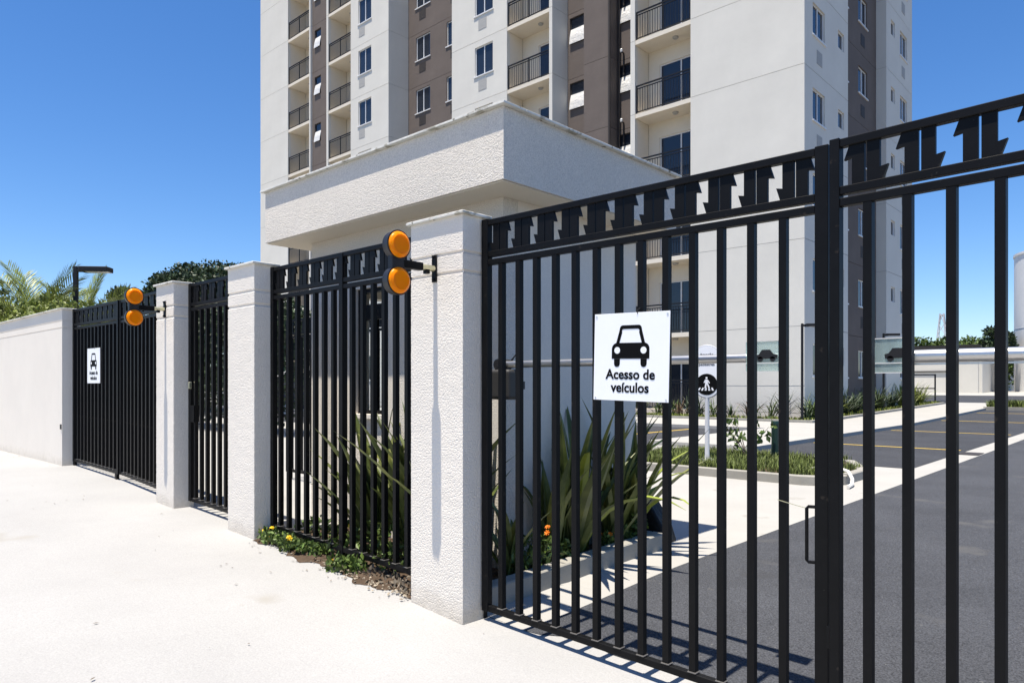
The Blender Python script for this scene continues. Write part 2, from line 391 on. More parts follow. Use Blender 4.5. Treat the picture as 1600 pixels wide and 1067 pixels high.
t = thing('boundary_wall', 'long white stucco wall with two grooves and palms behind', 'wall', (-40, YF, .1))
put('wall_body', block_mesh(40 - 9.812, .2, 0, 2.07, (1.845, 1.93), 'stucco_wall', 'wall_body', .006, .014), t)
put('coping', cap_mesh(40 - 9.812, .2, 2.07, .03, .012), t)
put('outlet_box', MB().box(40 - 9.86, 40 - 9.83, -.012, 0, .62, .68).mesh('outlet_box', 'rubber'), t)

# ------------------------------------------------------------------ barred gates
UNIT_BAR = MB().box(-.015, .015, -.015, .015, 0, 1).mesh('bar', 'black_metal')
WELD = MB().box(-.021, .021, -.021, .021, 0, .006).mesh('weld_bead', 'weld', bevel=.002)
def plate_mesh(mirror):
    # stem 43 mm wide, hook at the top left; the second plate is the first turned upside down
    h = .143; a = [(-.049, 0), (-.0035, 0), (-.0035, h), (-.058, h), (-.0735, h - .05), (-.049, h - .045)]
    if not mirror: a = [(-.0475, 0), (-.0045, 0), (-.0045, h), (-.0575, h), (-.0755, h - .05), (-.0475, h - .045)]
    if mirror: a = [(-x, z) for x, z in a][::-1]
    b = [(-x, h - z) for x, z in a]
    return [MB().prism(p, -.007, .007).mesh('ornament_plate', 'black_metal') for p in (a, b)]
PLATES = {False: plate_mesh(False), True: plate_mesh(True)}
def gate(name, label, cat, loc, rotz, w, ztop, zb0, zb1, xs_, mirror, extra=None, stile=.04, drop=0, group=None, wl=None, wr=None):
    """a panel of square bars; loc is the bottom corner on the ground, z values are absolute"""
    t = thing(name, label, cat, loc, rotz, group); z = loc[2]
    wl = wl or stile; wr = wr or stile
    zt = ztop - z; b0, b1 = zb0 - z, zb1 - z
    put('stile', MB().box(0, wl, -.02, .02, b0 - drop, zt + .004).mesh('stile', 'black_metal', bevel=.002), t)
    put('stile', MB().box(w - wr, w, -.02, .02, b1 - drop, zt + .004).mesh('stile', 'black_metal', bevel=.002), t)
    def rail(nm, a, b, bot0, bot1, hh):
        put(nm, MB().add([(a, -.016, bot0), (b, -.016, bot1), (b, .016, bot1), (a, .016, bot0), (a, -.016, bot0 + hh), (b, -.016, bot1 + hh), (b, .016, bot1 + hh), (a, .016, bot0 + hh)],
            [(3, 2, 1, 0), (4, 5, 6, 7), (0, 1, 5, 4), (1, 2, 6, 5), (2, 3, 7, 6), (3, 0, 4, 7)]).mesh('rail', 'black_metal', bevel=.0025), t)
    x0, x1 = wl, w - wr
    rail('top_rail', x0, x1, zt - .03, zt - .03, .03)
    rail('middle_rail', x0, x1, zt - .203, zt - .203, .03)
    rail('middle_rail', x0, x1, zt - .246, zt - .246, .03)
    rail('bottom_rail', x0, x1, b0, b1, .034)
    for x in xs_:
        zb = b0 + (b1 - b0) * x / w + .034
        put('bar', UNIT_BAR, t, (x, 0, zb), scale=(1, 1, zt - .246 - zb))
        put('weld_bead', WELD, t, (x, 0, zb))
    n = int(round((x1 - x0) / (.157 if mirror else .168))); per = (x1 - x0) / n
    for k in range(n):
        for me in PLATES[mirror]:
            put('ornament_plate', me, t, (x0 + per * (k + .5), 0, zt - .173))
    return t
GY = 2.755
# driveway gate, two leaves meeting slightly inside
L1 = [-2.606, -2.482, -2.363, -2.238, -2.114, -1.988, -1.862, -1.738, -1.611, -1.482, -1.354, -1.223, -1.094]
g1 = gate('gate_leaf', 'black barred driveway gate leaf carrying the large white vehicle sign', 'gate', (-2.762, GY, 0), R(.5), 1.822, 2.147, .025, -.028,
          [x + 2.762 - .02 for x in L1], True, wl=.045, wr=.05, group=None)
put('hinge_post', MB().box(-.007, -.002, .002, .03, -.03, 2.15).mesh('hinge_post', 'black_metal', bevel=.002), g1)
hd = MB().tube([(1.775, -.012, .79), (1.750, -.02, .79), (1.744, -.022, .783), (1.744, -.022, .587), (1.750, -.02, .58), (1.775, -.012, .58)], .0065, 8)
put('pull_handle', hd.mesh('pull_handle', 'black_metal', smooth=True), g1)
put('tie_wire', MB().tube([(1.745, -.022, .783), (1.70, -.02, .79), (1.63, -.018, .803)], .0016, 5).mesh('tie_wire', 'zinc'), g1)
L2 = [-.79, -.661, -.528, -.392]
g2 = gate('gate_leaf', 'black barred driveway gate leaf beside the chrome barrier, without any sign', 'gate', (-.922, 2.732, 0), R(-4.2), 1.83, 2.147, -.028, -.06,
          [x + .922 for x in L2] + [.66 + .131 * k for k in range(8)], False, wl=.036, wr=.045, group=None)
put('latch_box', MB().box(-.012, .0, -.015, .015, .28, .36).mesh('latch_box', 'black_metal'), g2)
# fixed panel between pillars
P1 = [-4.93, -4.81, -4.69, -4.57, -4.45, -4.335, -4.22, -4.0, -3.88, -3.765, -3.65, -3.535, -3.42, -3.305]
g3 = gate('fence_panel', 'fixed black barred fence panel with central post above yellow flowers', 'fence', (-5.055, GY, .05), 0, 1.842, 2.147, .158, .098,
          [x + 5.055 for x in P1], True, wl=.04, wr=.03)
put('post', MB().box(.922, .966, -.021, .021, -.03, 2.144 - .05).mesh('post', 'black_metal', bevel=.002), g3)
# pedestrian gate
g4 = gate('pedestrian_gate', 'narrow black barred pedestrian gate with ornamental top band', 'gate', (-6.533, GY, .12), 0, 1.04, 2.165, .205, .177,
          [.12 + .1165 * k for k in range(8)], True, wl=.05, wr=.04)
put('lock', MB().box(.05, .075, -.045, -.02, 1.10, 1.16).mesh('lock', 'zinc', bevel=.003), g4)
put('lock_box', MB().box(.052, .13, -.024, .024, .80, .95).mesh('lock_box', 'black_metal'), g4)
# left vehicle gate
g5 = gate('gate_leaf', 'black barred vehicle gate leaf with small white sign beside the long wall', 'gate', (-9.805, GY - .02, .25), R(1.5), 1.43, 2.17, .33, .285,
          [.155 + .113 * k for k in range(11)], True, wl=.045, wr=.04)
g6 = gate('gate_leaf', 'black barred vehicle gate leaf hinged at the pillar with double amber lights', 'gate', (-8.366, GY + .03, .25), R(-2.0), 1.43, 2.17, .285, .232,
          [.13 + .113 * k for k in range(11)], False, wl=.04, wr=.045)
for g_, x_, z_ in ((g5, .0, .02), (g5, 1.33, -.03), (g6, 1.37, -.08)):
    put('gate_foot', MB().box(x_, x_ + .05, -.015, .015, z_ - .02, z_ + .12).mesh('gate_foot', 'black_metal'), g_)
# inner security fence behind the pedestrian gate
g7 = gate('inner_fence', 'second black barred fence inside, behind the pedestrian gate', 'fence', (-8.7, 4.95, .0), 0, 3.1, 2.12, .10, .10,
          [.13 + .118 * k for k in range(25)], True)
for x_ in (0, 1.5, 3.06): put('post', MB().box(x_, x_ + .04, .021, .061, -.02, 2.1).mesh('post', 'black_metal'), g7)

# ------------------------------------------------------------------ signs
def text_mesh(txt, size, m, weight=.0, align='CENTER', depth=.0006):
    cu = bpy.data.curves.new('lettering', 'FONT'); cu.body = txt; cu.size = size; cu.align_x = align; cu.extrude = depth; cu.offset = weight
    cu.resolution_u = 4
    o = bpy.data.objects.new('tmp_text', cu); COL.objects.link(o)
    dg = bpy.context.evaluated_depsgraph_get(); me = bpy.data.meshes.new_from_object(o.evaluated_get(dg))
    bpy.data.objects.remove(o); bpy.data.curves.remove(cu)
    me.materials.clear(); me.materials.append(M[m]); return me
def arcpts(cx, cz, r, a0, a1, n=8): return [(cx + r * math.cos(R(a0 + (a1 - a0) * i / n)), cz + r * math.sin(R(a0 + (a1 - a0) * i / n))) for i in range(n + 1)]
def vehicle_sign(label, loc, rot, s=1.0):
    t = thing('vehicle_sign', label, 'sign', loc); t.rotation_euler = rot
    put('plate', MB().box(-.2, .2, -.0015, .0015, -.2, .2).mesh('plate', 'sign_white', bevel=.0007), t)
    y0, y1 = -.0027, -.0017
    # car symbol, front view: cab outline, body with lamps, tyres
    mb = MB()
    cab_o = [(-.077, .062), (-.060, .120)] + arcpts(-.042, .128, .016, 170, 90, 4) + arcpts(.042, .128, .016, 90, 10, 4) + [(.060, .120), (.077, .062)]
    cab_i = [(-.060, .062), (-.045, .112)] + arcpts(-.037, .117, .010, 170, 90, 4) + arcpts(.037, .117, .010, 90, 10, 4) + [(.045, .112), (.060, .062)]
    n = len(cab_o)
    for i in range(n - 1): mb.prism([cab_o[i], cab_i[i], cab_i[i + 1], cab_o[i + 1]], y0, y1)
    mb.prism([(-.10, -.008), (.10, -.008), (.10, .032)] + arcpts(.072, .036, .028, 0, 90, 5) + arcpts(-.072, .036, .028, 90, 180, 5) + [(-.10, .032)], y0, y1)
    for sx in (-1, 1):
        mb.prism([(sx * .071 + dx, dz) for dx, dz in [(.016, -.0085), (-.016, -.0085), (-.016, -.030)]] + arcpts(sx * .071, -.030, .016, 180, 360, 6), y0, y1)
    car = put('car_symbol', mb.mesh('car_symbol', 'sign_black'), t)
    for sx in (-1, 1): put('headlight_dot', MB().prism(arcpts(sx * .070, .030, .0155, 0, 340, 17), -.0034, -.0028).mesh('headlight_dot', 'sign_white'), car)
    for tx, z in (('Acesso de', -.100), ('veículos', -.160)):
        put('lettering', text_mesh(tx, .0625, 'sign_black', .0016), t, (0, -.0022, z), rot=(R(90), 0, 0))
    for sx in (-1, 1):
        for sz in (-1, 1): put('screw', MB().lathe([(.004, -.004), (.004, -.0016)], 8, (0, 0, 0), 'z').mesh('screw', 'chrome'), t, (sx * .188, 0, sz * .188), rot=(R(-90), 0, 0))
    put('wire', MB().tube([(.035, -.003, .193), (.034, -.004, .21), (.036, .02, .222)], .0022, 5).mesh('wire', 'rubber'), t)
    return t
vehicle_sign('large white sign with black car symbol on the driveway gate leaf', (-1.80, GY - .0225, 1.379), (0, R(1.3), R(.5)))
vehicle_sign('white vehicle sign on the left vehicle gate near the long wall', (-9.075, GY - .0265, 1.475), (0, 0, R(1.5)))

# ------------------------------------------------------------------ amber warning lights
def warning_light(label, loc):
    t = thing('warning_light', label, 'warning light', loc, group=None)
    put('bracket', MB().box(-.018, .018, -.012, 0, -.075, .075).mesh('bracket', 'black_metal', bevel=.003), t)
    for z in (-.06, .065): put('bolt', MB().lathe([(.008, -.02), (.008, -.011)], 8).mesh('bolt', 'black_metal'), t, (0, 0, z), rot=(R(-90), 0, 0))
    a = put('arm', MB().tube([(0, -.012, 0), (0, -.10, 0)], .017, 10).mesh('arm', 'zinc', smooth=True), t)
    put('clamp', MB().box(-.014, .014, -.075, -.05, -.034, -.012).mesh('clamp', 'black_metal'), a)
    put('arm_sleeve', MB().box(-.019, .019, -.235, -.098, -.021, .021).mesh('arm_sleeve', 'black_metal', bevel=.003), t)
    h = put('housing', MB().box(-.022, .018, -.31, -.225, -.05, .05).mesh('housing', 'rubber', bevel=.004), t)
    for z in (.094, -.094):
        b = put('lamp_housing', MB().lathe([(.060, -.034), (.072, -.028), (.075, .012), (.077, .016), (.077, .022), (.070, .022)], 36, axis='x').mesh('lamp_housing', 'rubber', smooth=True), t, (0, -.268, z))
        put('lens', MB().lathe([(.0695, .0185), (.0695, .024), (.066, .031), (.052, .041), (.050, .0415), (.048, .0395), (.046, .039), (.02, .0395), (.001, .040)], 36, axis='x').mesh('lens', 'amber', smooth=True), b)
    return t
warning_light('pair of round amber warning lights on the wide pillar by the driveway gate', (-2.997, YF, 1.895))
warning_light('pair of round amber warning lights between vehicle gate and pedestrian gate', (-6.72, YF, 1.94))

# ------------------------------------------------------------------ gatehouse
def wall_with_holes(mb, x0, x1, z0, z1, holes, y0, y1):
    """solid wall in the x,z plane, holes: (x0,x1,z0,z1) not overlapping in x"""
    x = x0
    for a, b, c, d in sorted(holes):
        if a > x: mb.box(x, a, y0, y1, z0, z1)
        if c > z0: mb.box(a, b, y0, y1, z0, c)
        if d < z1: mb.box(a, b, y0, y1, d, z1)
        x = b
    if x < x1: mb.box(x, x1, y0, y1, z0, z1)
    return mb
gh = thing('gatehouse', 'small white stucco gatehouse with thick flat overhanging roof', 'gatehouse', (-4.4, 3.40, 0))
gx = lambda x: x + 4.4
mb = MB(); wall_with_holes(mb, gx(-5.56), gx(-3.23), -.05, 2.5, [(gx(-4.90), gx(-4.50), 1.02, 2.03)], 0, .14)
put('wall', mb.mesh('wall', 'stucco'), gh)
mb = MB(); wall_with_holes(mb, gx(-5.56), gx(-3.23), -.05, 2.5, [(gx(-5.45), gx(-4.3), .9, 2.03)], 1.44, 1.58)
put('wall', mb.mesh('wall', 'stucco_fine'), gh)
put('wall', MB().box(gx(-3.37), gx(-3.23) - .0, .142, 1.438, -.05, 2.498).mesh('wall', 'stucco_fine'), gh)
mb = MB(); wall_with_holes(mb, 0, 1.296, -.05, 2.498, [(.2, 1.0, .0, 2.05)], 0, .14)
put('wall', mb.mesh('wall', 'stucco_fine'), gh, (gx(-5.42), .142, 0), R(90))
rf = put('roof_slab', MB().box(gx(-5.87), gx(-2.97), -.27, 1.78, 2.502, 2.945).mesh('roof_slab', 'stucco'), gh)
put('soffit', MB().box(gx(-5.855), gx(-2.985), -.255, 1.765, 2.494, 2.5).mesh('soffit', 'soffit'), rf)
mb = MB()
o_ = .034
for (xa, xb, ya, yb) in ((-5.87 - o_, -2.97 + o_, -.27 - o_, -.10), (-5.87 - o_, -2.97 + o_, 1.61, 1.78 + o_), (-5.87 - o_, -5.70, -.098, 1.608), (-3.14, -2.97 + o_, -.098, 1.608)):
    mb.box(gx(xa), gx(xb), ya, yb, 2.947, 2.962)
put('coping', mb.mesh('coping', 'flashing', bevel=.002), rf)
wn = put('window', MB().box(gx(-4.90), gx(-4.87), .03, .09, 1.02, 2.03).box(gx(-4.53), gx(-4.50), .03, .09, 1.02, 2.03).box(gx(-4.87), gx(-4.53), .03, .09, 2.0, 2.03)
         .box(gx(-4.87), gx(-4.53), .03, .09, 1.02, 1.05).box(gx(-4.87), gx(-4.53), .03, .09, 1.78, 1.90).box(gx(-4.715), gx(-4.69), .035, .085, 1.05, 1.78).mesh('window', 'black_metal'), gh)
put('sill', MB().box(gx(-4.93), gx(-4.47), -.03, .13, .985, 1.018).mesh('sill', 'stucco_fine'), wn)
mgl, tgl, bgl = new_mat('clear_glass'); bgl.inputs['Transmission Weight'].default_value = 1; bgl.inputs['Roughness'].default_value = .02; bgl.inputs['IOR'].default_value = 1.1
bgl.inputs['Base Color'].default_value = (.85, .9, .92, 1); M['clear_glass'] = mgl
put('pane', MB().box(gx(-4.87), gx(-4.53), .058, .062, 1.05, 2.0).mesh('pane', 'clear_glass'), wn)
put('counter', MB().box(gx(-5.4), gx(-3.4), .15, .5, .86, .90).mesh('counter', 'bark'), gh)
put('wall_lamp', MB().lathe([(.05, -.03), (.05, 0), (.03, .012)], 14).mesh('wall_lamp', 'alu_white'), gh, (gx(-5.2), .5, 2.46))

# ------------------------------------------------------------------ boom barriers
def plate_icon():
    return MB().prism([(-.045, -.012), (.05, -.012), (.052, .004), (.032, .010), (.018, .028), (-.018, .028), (-.032, .008), (-.047, .004)], -.001, .001) \
        .prism(arcpts(-.026, -.014, .012, 0, 340, 12), -.001, .001).prism(arcpts(.03, -.014, .012, 0, 340, 12), -.001, .001)
def end_plate(t, x):
    p = put('end_plate', MB().box(x - .075, x + .075, -.045, -.040, -.062, .070).mesh('end_plate', 'acrylic', bevel=.0015), t)
    put('car_symbol', plate_icon().mesh('car_symbol', 'rubber'), p, (x + .02, -.048, .005))
    for z_ in (-.066, -.028, .0705): put('plate_rim', MB().box(x - .076, x + .076, -.048, -.037, z_, z_ + .0035).mesh('plate_rim', 'alu_white'), p)
bt = thing('boom_barrier', 'chrome boom barrier fixed to the gatehouse with a small motor box', 'barrier', (-2.975, 3.13, 1.375))
put('boom', MB().tube([(.02, 0, 0), (1.71, 0, 0)], .0215, 14).mesh('boom', 'chrome', smooth=True), bt)
put('motor_box', MB().box(-.09, .11, -.07, .07, -.21, -.03).mesh('motor_box', 'box_grey', bevel=.02, seg=3), bt)
put('wall_bracket', MB().box(-.30, -.06, .02, .268, -.15, -.10).mesh('wall_bracket', 'box_grey'), bt)
put('pivot', MB().tube([(0, -.05, 0), (0, .05, 0)], .034, 12).box(-.03, .03, -.03, .03, -.05, .0).mesh('pivot', 'rubber', smooth=True), bt)
cb = MB()
for k in range(7):
    a = rnd.uniform(0, 6.28); cb.tube([(.03 + .02 * math.cos(a), .02 * math.sin(a), .0), (.04 + .05 * math.cos(a), .05 * math.sin(a), .05 + .03 * rnd.random()), (.02 + .03 * math.cos(a + 1), .05 * math.sin(a + 1), .02), (-.05, -.05, -.08)], .003, 5)
put('cable', cb.mesh('cable', 'rubber'), bt)
end_plate(bt, 1.635)
b2 = thing('boom_barrier', 'long chrome boom barrier reaching in from the far pillar of the driveway gate', 'barrier', (.99, 3.13, 1.364))
put('boom', MB().tube([(-1.80, 0, 0), (.1, 0, 0)], .026, 14).mesh('boom', 'chrome', smooth=True), b2)
put('boom_edge', MB().box(-1.80, 0, -.006, .006, -.034, -.027).mesh('boom_edge', 'chrome'), b2)
put('stand', MB().box(-.05, .2, -.12, .12, -1.47, .06).mesh('stand', 'box_grey', bevel=.015), b2)
end_plate(b2, -1.80)

# ------------------------------------------------------------------ apartment building
BO = Vector((-27, 24.31, 0))
ap = thing('apartment_building', 'tall white and brown apartment block with black balcony railings', 'building', tuple(BO))
FZ = .32; FH = 2.95; NF = 12; TOP = FZ + NF * FH
def fz(k): return FZ + FH * k
def bx(x): return x - BO.x
def by(y): return y - BO.y
def placed(name, me, x, y, z, side, parent=ap):
    return put(name, me, parent, (bx(x), by(y), z), R(90) if side else 0)
WIN_CACHE = {}
def window_meshes(w, h, kind):
    key = (round(w, 3), round(h, 3), kind)
    if key not in WIN_CACHE:
        f = .045; mb = MB()
        mb.box(0, f, .06, .12, 0, h).box(w - f, w, .06, .12, 0, h).box(f, w - f, .06, .12, h - f, h).box(f, w - f, .06, .12, 0, f)
        if kind in ('slide', 'door'): mb.box(w / 2 - .025, w / 2 + .025, .055, .118, f, h - f)
        if kind == 'slide': mb.box(-.06, w + .06, -.045, .058, -.05, 0)
        fr = mb.mesh('window', 'ac_dark' if kind == 'vent' else 'alu_white')
        pn = MB().box(f, w - f, .085, .095, f, h - f).mesh('pane', 'glass_dark')
        sash = None
        if kind == 'vent':     # top-hung sash tilted out, covered by a white sheet
            n = 5; vs_ = []; fs = []
            for i in range(n + 1):
                u = i / n; zz = h * .58 * (1 - u); yy = .05 - .13 * math.sin(u * 1.45) ** .9
                vs_ += [(.03, yy, zz), (w - .03, yy, zz)]
            fs = [(2 * i, 2 * i + 1, 2 * i + 3, 2 * i + 2) for i in range(n)]
            o = len(vs_); vs_ += [(x, y + .02, z) for x, y, z in vs_]
            fs += [tuple(o + q for q in f_[::-1]) for f_ in fs] + [(0, 2 * n, o + 2 * n, o)][:0]
            fs += [tuple((2 * i, 2 * i + 2, o + 2 * i + 2, o + 2 * i)) for i in range(n)] + [tuple((2 * i + 1, o + 2 * i + 1, o + 2 * i + 3, 2 * i + 3)) for i in range(n)]
            fs += [(2 * n, 2 * n + 1, o + 2 * n + 1, o + 2 * n), (0, o, o + 1, 1)]
            sash = MB().add(vs_, fs).mesh('sash', 'sheet_white')
        WIN_CACHE[key] = (fr, pn, sash)
    return WIN_CACHE[key]
def add_window(x, y, z, w, h, kind, side):
    fr, pn, sash = window_meshes(w, h, kind)
    o = placed('window', fr, x, y, z, side); put('pane', pn, o)
    if sash: put('sash', sash, o)
def facade(a, b, plane, m, nfl, wins=(), boxes=(), side=False, first=0, thick=.2, jointless=False):
    """storey panels from a to b with openings; wins: (start, width, sill, height, kind); boxes: (start, width, z, height, material)"""
    holes = [(s - a, s - a + w, zz, zz + h) for s, w, zz, h, k in wins]
    def panel(z1):
        mb = MB(); wall_with_holes(mb, 0, b - a, .0, z1, holes, 0, thick); return mb.mesh('wall_panel', m)
    me = panel(FH - .016)
    for k in range(first, nfl):
        x, y = (plane, a) if side else (a, plane)
        placed('wall_panel', me, x, y, fz(k), side)
        for s, w, zz, h, kind in wins:
            px, py = (plane, s) if side else (s, plane); add_window(px, py, fz(k) + zz, w, h, kind, side)
        for s, w, zz, h, bm_ in boxes:
            px, py = (plane, s) if side else (s, plane)
            mb_ = BOXM.setdefault((w, h, bm_), MB().box(0, w, -.012, 0.0, 0, h).mesh('conditioner_panel', bm_))
            placed('conditioner_panel', mb_, px, py, fz(k) + zz, side)
    x, y = (plane, a) if side else (a, plane)
    if nfl < NF: placed('upper_wall', MB().box(0, b - a, 0, thick, fz(nfl), TOP).mesh('upper_wall', m), x, y, 0, side)
    if first == 0: placed('base_wall', MB().box(0, b - a, .0, thick, -.3, FZ - .016).mesh('base_wall', m), x, y, 0, side)
    placed('joint_backing', MB().box(0, b - a, .012, .014, -.2, TOP - .01).mesh('joint_backing', 'ac_grey' if 'white' in m else 'ac_dark'), x, y, 0, side) if not holes else None
BOXM = {}
Y0 = 24.31; XR = -9.08
WS, WH = 1.22, 1.42
facade(-46.27, -42.61, Y0, 'wall_white', 10)
facade(-40.03, -39.88, Y0, 'wall_white', 10)
facade(-39.88, -38.07, Y0 + .14, 'wall_brown', 10, [(-39.62, .72, 1.45, 1.15, 'vent')])
facade(-38.07, -37.86, Y0, 'wall_white', 10)
facade(-35.49, -31.87, Y0, 'wall_white', 9, [(-34.72, 1.25, WS, WH, 'slide')], [(-34.65, .55, .48, .52, 'ac_grey')])
facade(Y0 + .2, 25.71, -31.87, 'wall_white', 9, side=True)
facade(-31.87, -26.4, 25.71, 'wall_brown', 9, [(-31.19, 1.21, 1.42, 1.32, 'slide'), (-28.62, 1.21, 1.42, 1.32, 'slide')], [(-30.9, .55, .70, .50, 'ac_dark'), (-28.3, .55, .70, .50, 'ac_dark')])
facade(-26.67, -22.85, Y0, 'wall_white', 8, [(-25.0, 1.22, WS, WH, 'slide')], [(-24.75, .55, .48, .52, 'ac_grey')])
facade(Y0 + .2, 25.7, -26.47, 'wall_white', 8, side=True)
facade(-20.28, -20.10, Y0, 'wall_white', 7)
facade(Y0 + .2, 25.41, -20.10, 'wall_white', 7, side=True)
facade(-20.10, -16.0, 25.41, 'wall_brown', 7, [(-19.98, 1.22, 1.55, 1.2, 'vent'), (-17.45, 1.22, 1.55, 1.2, 'vent')])
facade(-18.62, -17.32, 24.66, 'wall_brown', 7, thick=.74)
facade(-16.01, -15.80, Y0, 'wall_white', 7)
facade(-13.33, XR, Y0, 'wall_white', 6, thick=.195)
facade(Y0 + .2, 28.71, XR, 'wall_white', 6, [(25.07, 1.17, 1.25, 1.12, 'slide'), (27.62, .66, 1.68, .66, 'plain')], [(25.45, .5, .35, .48, 'ac_grey')], side=True)
facade(28.75, 33.7, XR - .41, 'wall_brown', 6, [(29.05, .9, 1.25, 1.12, 'slide'), (31.3, 1.15, 1.25, 1.12, 'slide')], [(29.1, .5, .35, .48, 'ac_dark'), (31.6, .5, .35, .48, 'ac_dark')], side=True)
facade(33.9, 37.87, XR, 'wall_white', 7, [(34.4, .62, 1.68, .66, 'plain'), (35.85, 1.15, 1.25, 1.12, 'slide')], [(36.1, .5, .35, .48, 'ac_grey')], side=True)
facade(XR - .42, XR, 33.7, 'wall_white', 7, thick=.2)
for k in (0,):      # low horizontal joint of the blank end wall
    put('plinth_joint', MB().box(bx(-13.33), bx(XR), -.004, .0, 1.235, 1.25).mesh('plinth_joint', 'ac_grey'), ap)
put('core', MB().box(bx(-46.2), bx(XR - .66), by(26.0), by(37.8), -.3, TOP).mesh('core', 'wall_white'), ap)
put('roof', MB().box(bx(-46.5), bx(XR + .2), by(25.6), by(38.0), TOP + .002, TOP + .3).mesh('roof', 'coping'), ap)
put('downpipe', MB().tube([(bx(-17.24), by(25.3), .1), (bx(-17.24), by(25.3), 22)], .05, 8).mesh('downpipe', 'ac_dark'), ap)
put('downpipe', MB().tube([(bx(-17.27), by(24.62), .1), (bx(-17.27), by(24.62), 22)], .05, 8).mesh('downpipe', 'ac_dark'), ap)
for k in range(3, 7):
    for xx in (-17.05, -18.78): 
        put('vent_pipe', MB().tube([(bx(xx), by(25.37), fz(k) + 2.3), (bx(xx), by(25.37), fz(k) + 3.2), (bx(xx), by(25.2), fz(k) + 3.22)], .035, 8).mesh('vent_pipe', 'ac_dark'), ap)
        put('vent_cap', MB().lathe([(.05, 0), (.055, .1), (.03, .14)], 10).mesh('vent_cap', 'alu_white'), ap, (bx(xx), by(25.2), fz(k) + 3.2))
def rail_mesh(w):
    mb = MB()
    mb.box(0, w, 0, .05, 1.10, 1.15).box(0, w, .005, .045, 1.00, 1.03).box(0, w, .005, .045, .07, .10)
    x = .05
    while x < w - .02: mb.box(x, x + .016, .017, .033, .10, 1.0); x += .115
    for x in (0.0, w / 2, w - .04): mb.box(x, x + .04, .004, .046, .0, 1.10)
    return mb.mesh('railing', 'dark_metal')
def balcony(x0, x1, depth, nfl, door0, doorw, first=0):
    yb = Y0 + depth; w = x1 - x0
    rm = rail_mesh(w - .04)
    slab_m = MB().box(.002, w - .002, 0, depth, -.17, 0).mesh('floor_slab', 'soffit')
    back = MB(); wall_with_holes(back, 0, w, 0, FH - .02, [(door0, min(w, door0 + doorw), .02, 2.15)], 0, .15); back_m = back.mesh('back_wall', 'soffit')
    lamp = MB().lathe([(.09, -.07), (.12, -.04), (.12, 0)], 14).mesh('ceiling_lamp', 'ac_grey')
    sw = MB().box(-.15, 0, .2, depth, 0, FH - .172).mesh('side_wall', 'soffit'); sw2 = MB().box(0, .15, .2, depth, 0, FH - .172).mesh('side_wall', 'soffit')
    for k in range(first, nfl + 1):
        b = put('balcony', slab_m, ap, (bx(x0), .02, fz(k)))
        put('ceiling_lamp', lamp, b, (w * .62, depth * .5, -.17))
        if k == nfl: continue
        r_ = put('railing', rm, b, (.02, .03, .0)); r_['kind'] = 'stuff'
        put('back_wall', back_m, b, (0, depth, 0))
        put('side_wall', sw, b, (-.0, -.02, 0)); put('side_wall', sw2, b, (w, -.02, 0))
        fr, pn, _ = window_meshes(min(w, door0 + doorw) - door0, 2.13, 'door')
        d = put('door', fr, ap, (bx(x0 + door0), .02 + depth, fz(k) + .02)); put('pane', pn, d)
    put('upper_wall', MB().box(bx(x0) + .002, bx(x1) - .002, .05, depth, fz(nfl) + .1, TOP).mesh('upper_wall', 'soffit'), ap)
balcony(-42.61, -40.03, 1.3, 10, 1.0, 1.5)
balcony(-37.86, -35.49, 1.3, 10, .9, 1.4)
balcony(-22.85, -20.28, 1.1, 8, 1.0, 1.5)
balcony(-15.80, -13.33, 1.0, 6, .52, 1.9)

# ------------------------------------------------------------------ street furniture inside
t = thing('crossing_sign', 'round-ended white pedestrian crossing sign on a pole in the grass island', 'sign', (-5.28, 10.15, .08))
put('pole', MB().lathe([(.13, 0), (.13, .02), (.055, .05), (.036, .10), (.034, 1.02)], 16).mesh('pole', 'sign_grey', smooth=True), t)
def capsule(w, z0, z1, y0, y1): r_ = w / 2; return MB().prism(arcpts(0, z1 - r_, r_, 0, 180, 16) + arcpts(0, z0 + r_, r_, 180, 360, 16), y0, y1)
pn = put('panel', capsule(.42, .97, 1.80, -.03, .03).mesh('panel', 'sign_grey', bevel=.006), t)
put('panel_face', capsule(.385, .988, 1.782, -.034, -.031).mesh('panel_face', 'sign_white'), pn)
ds = put('symbol_disc', MB().prism(arcpts(0, 1.185, .165, 0, 350, 35), -.038, -.035).mesh('symbol_disc', 'sign_black'), t)
fg = MB()
Y_ = (-.042, -.039)
fg.prism(arcpts(.0, 1.285, .016, 0, 330, 11), *Y_)
fg.prism([(-.022, 1.262), (.018, 1.262), (.022, 1.20), (-.02, 1.20)], *Y_)
fg.prism([(.012, 1.262), (.026, 1.25), (.052, 1.205), (.042, 1.199), (.014, 1.235)], *Y_)
fg.prism([(-.022, 1.262), (-.044, 1.21), (-.035, 1.205), (-.012, 1.235)], *Y_)
fg.prism([(-.02, 1.20), (.006, 1.20), (-.010, 1.125), (-.032, 1.125)], *Y_)
fg.prism([(.0, 1.20), (.022, 1.20), (.052, 1.13), (.032, 1.125)], *Y_)
for k in range(5): xa = -.105 + .045 * k; fg.prism([(xa - .012 + (xa * .25), 1.09), (xa + .018 + (xa * .25), 1.09), (xa + .018, 1.135), (xa - .004, 1.135)], -.0385, -.0382)
put('walking_figure', fg.mesh('walking_figure', 'sign_white'), ds)
for tx, z in (('Atenção', 1.625), ('Travessia de', 1.55), ('pedestres', 1.475)):
    put('lettering', text_mesh(tx, .062, 'sign_black', .0006), t, (0, -.036, z), rot=(R(90), 0, 0))
t.rotation_euler.z = R(14)

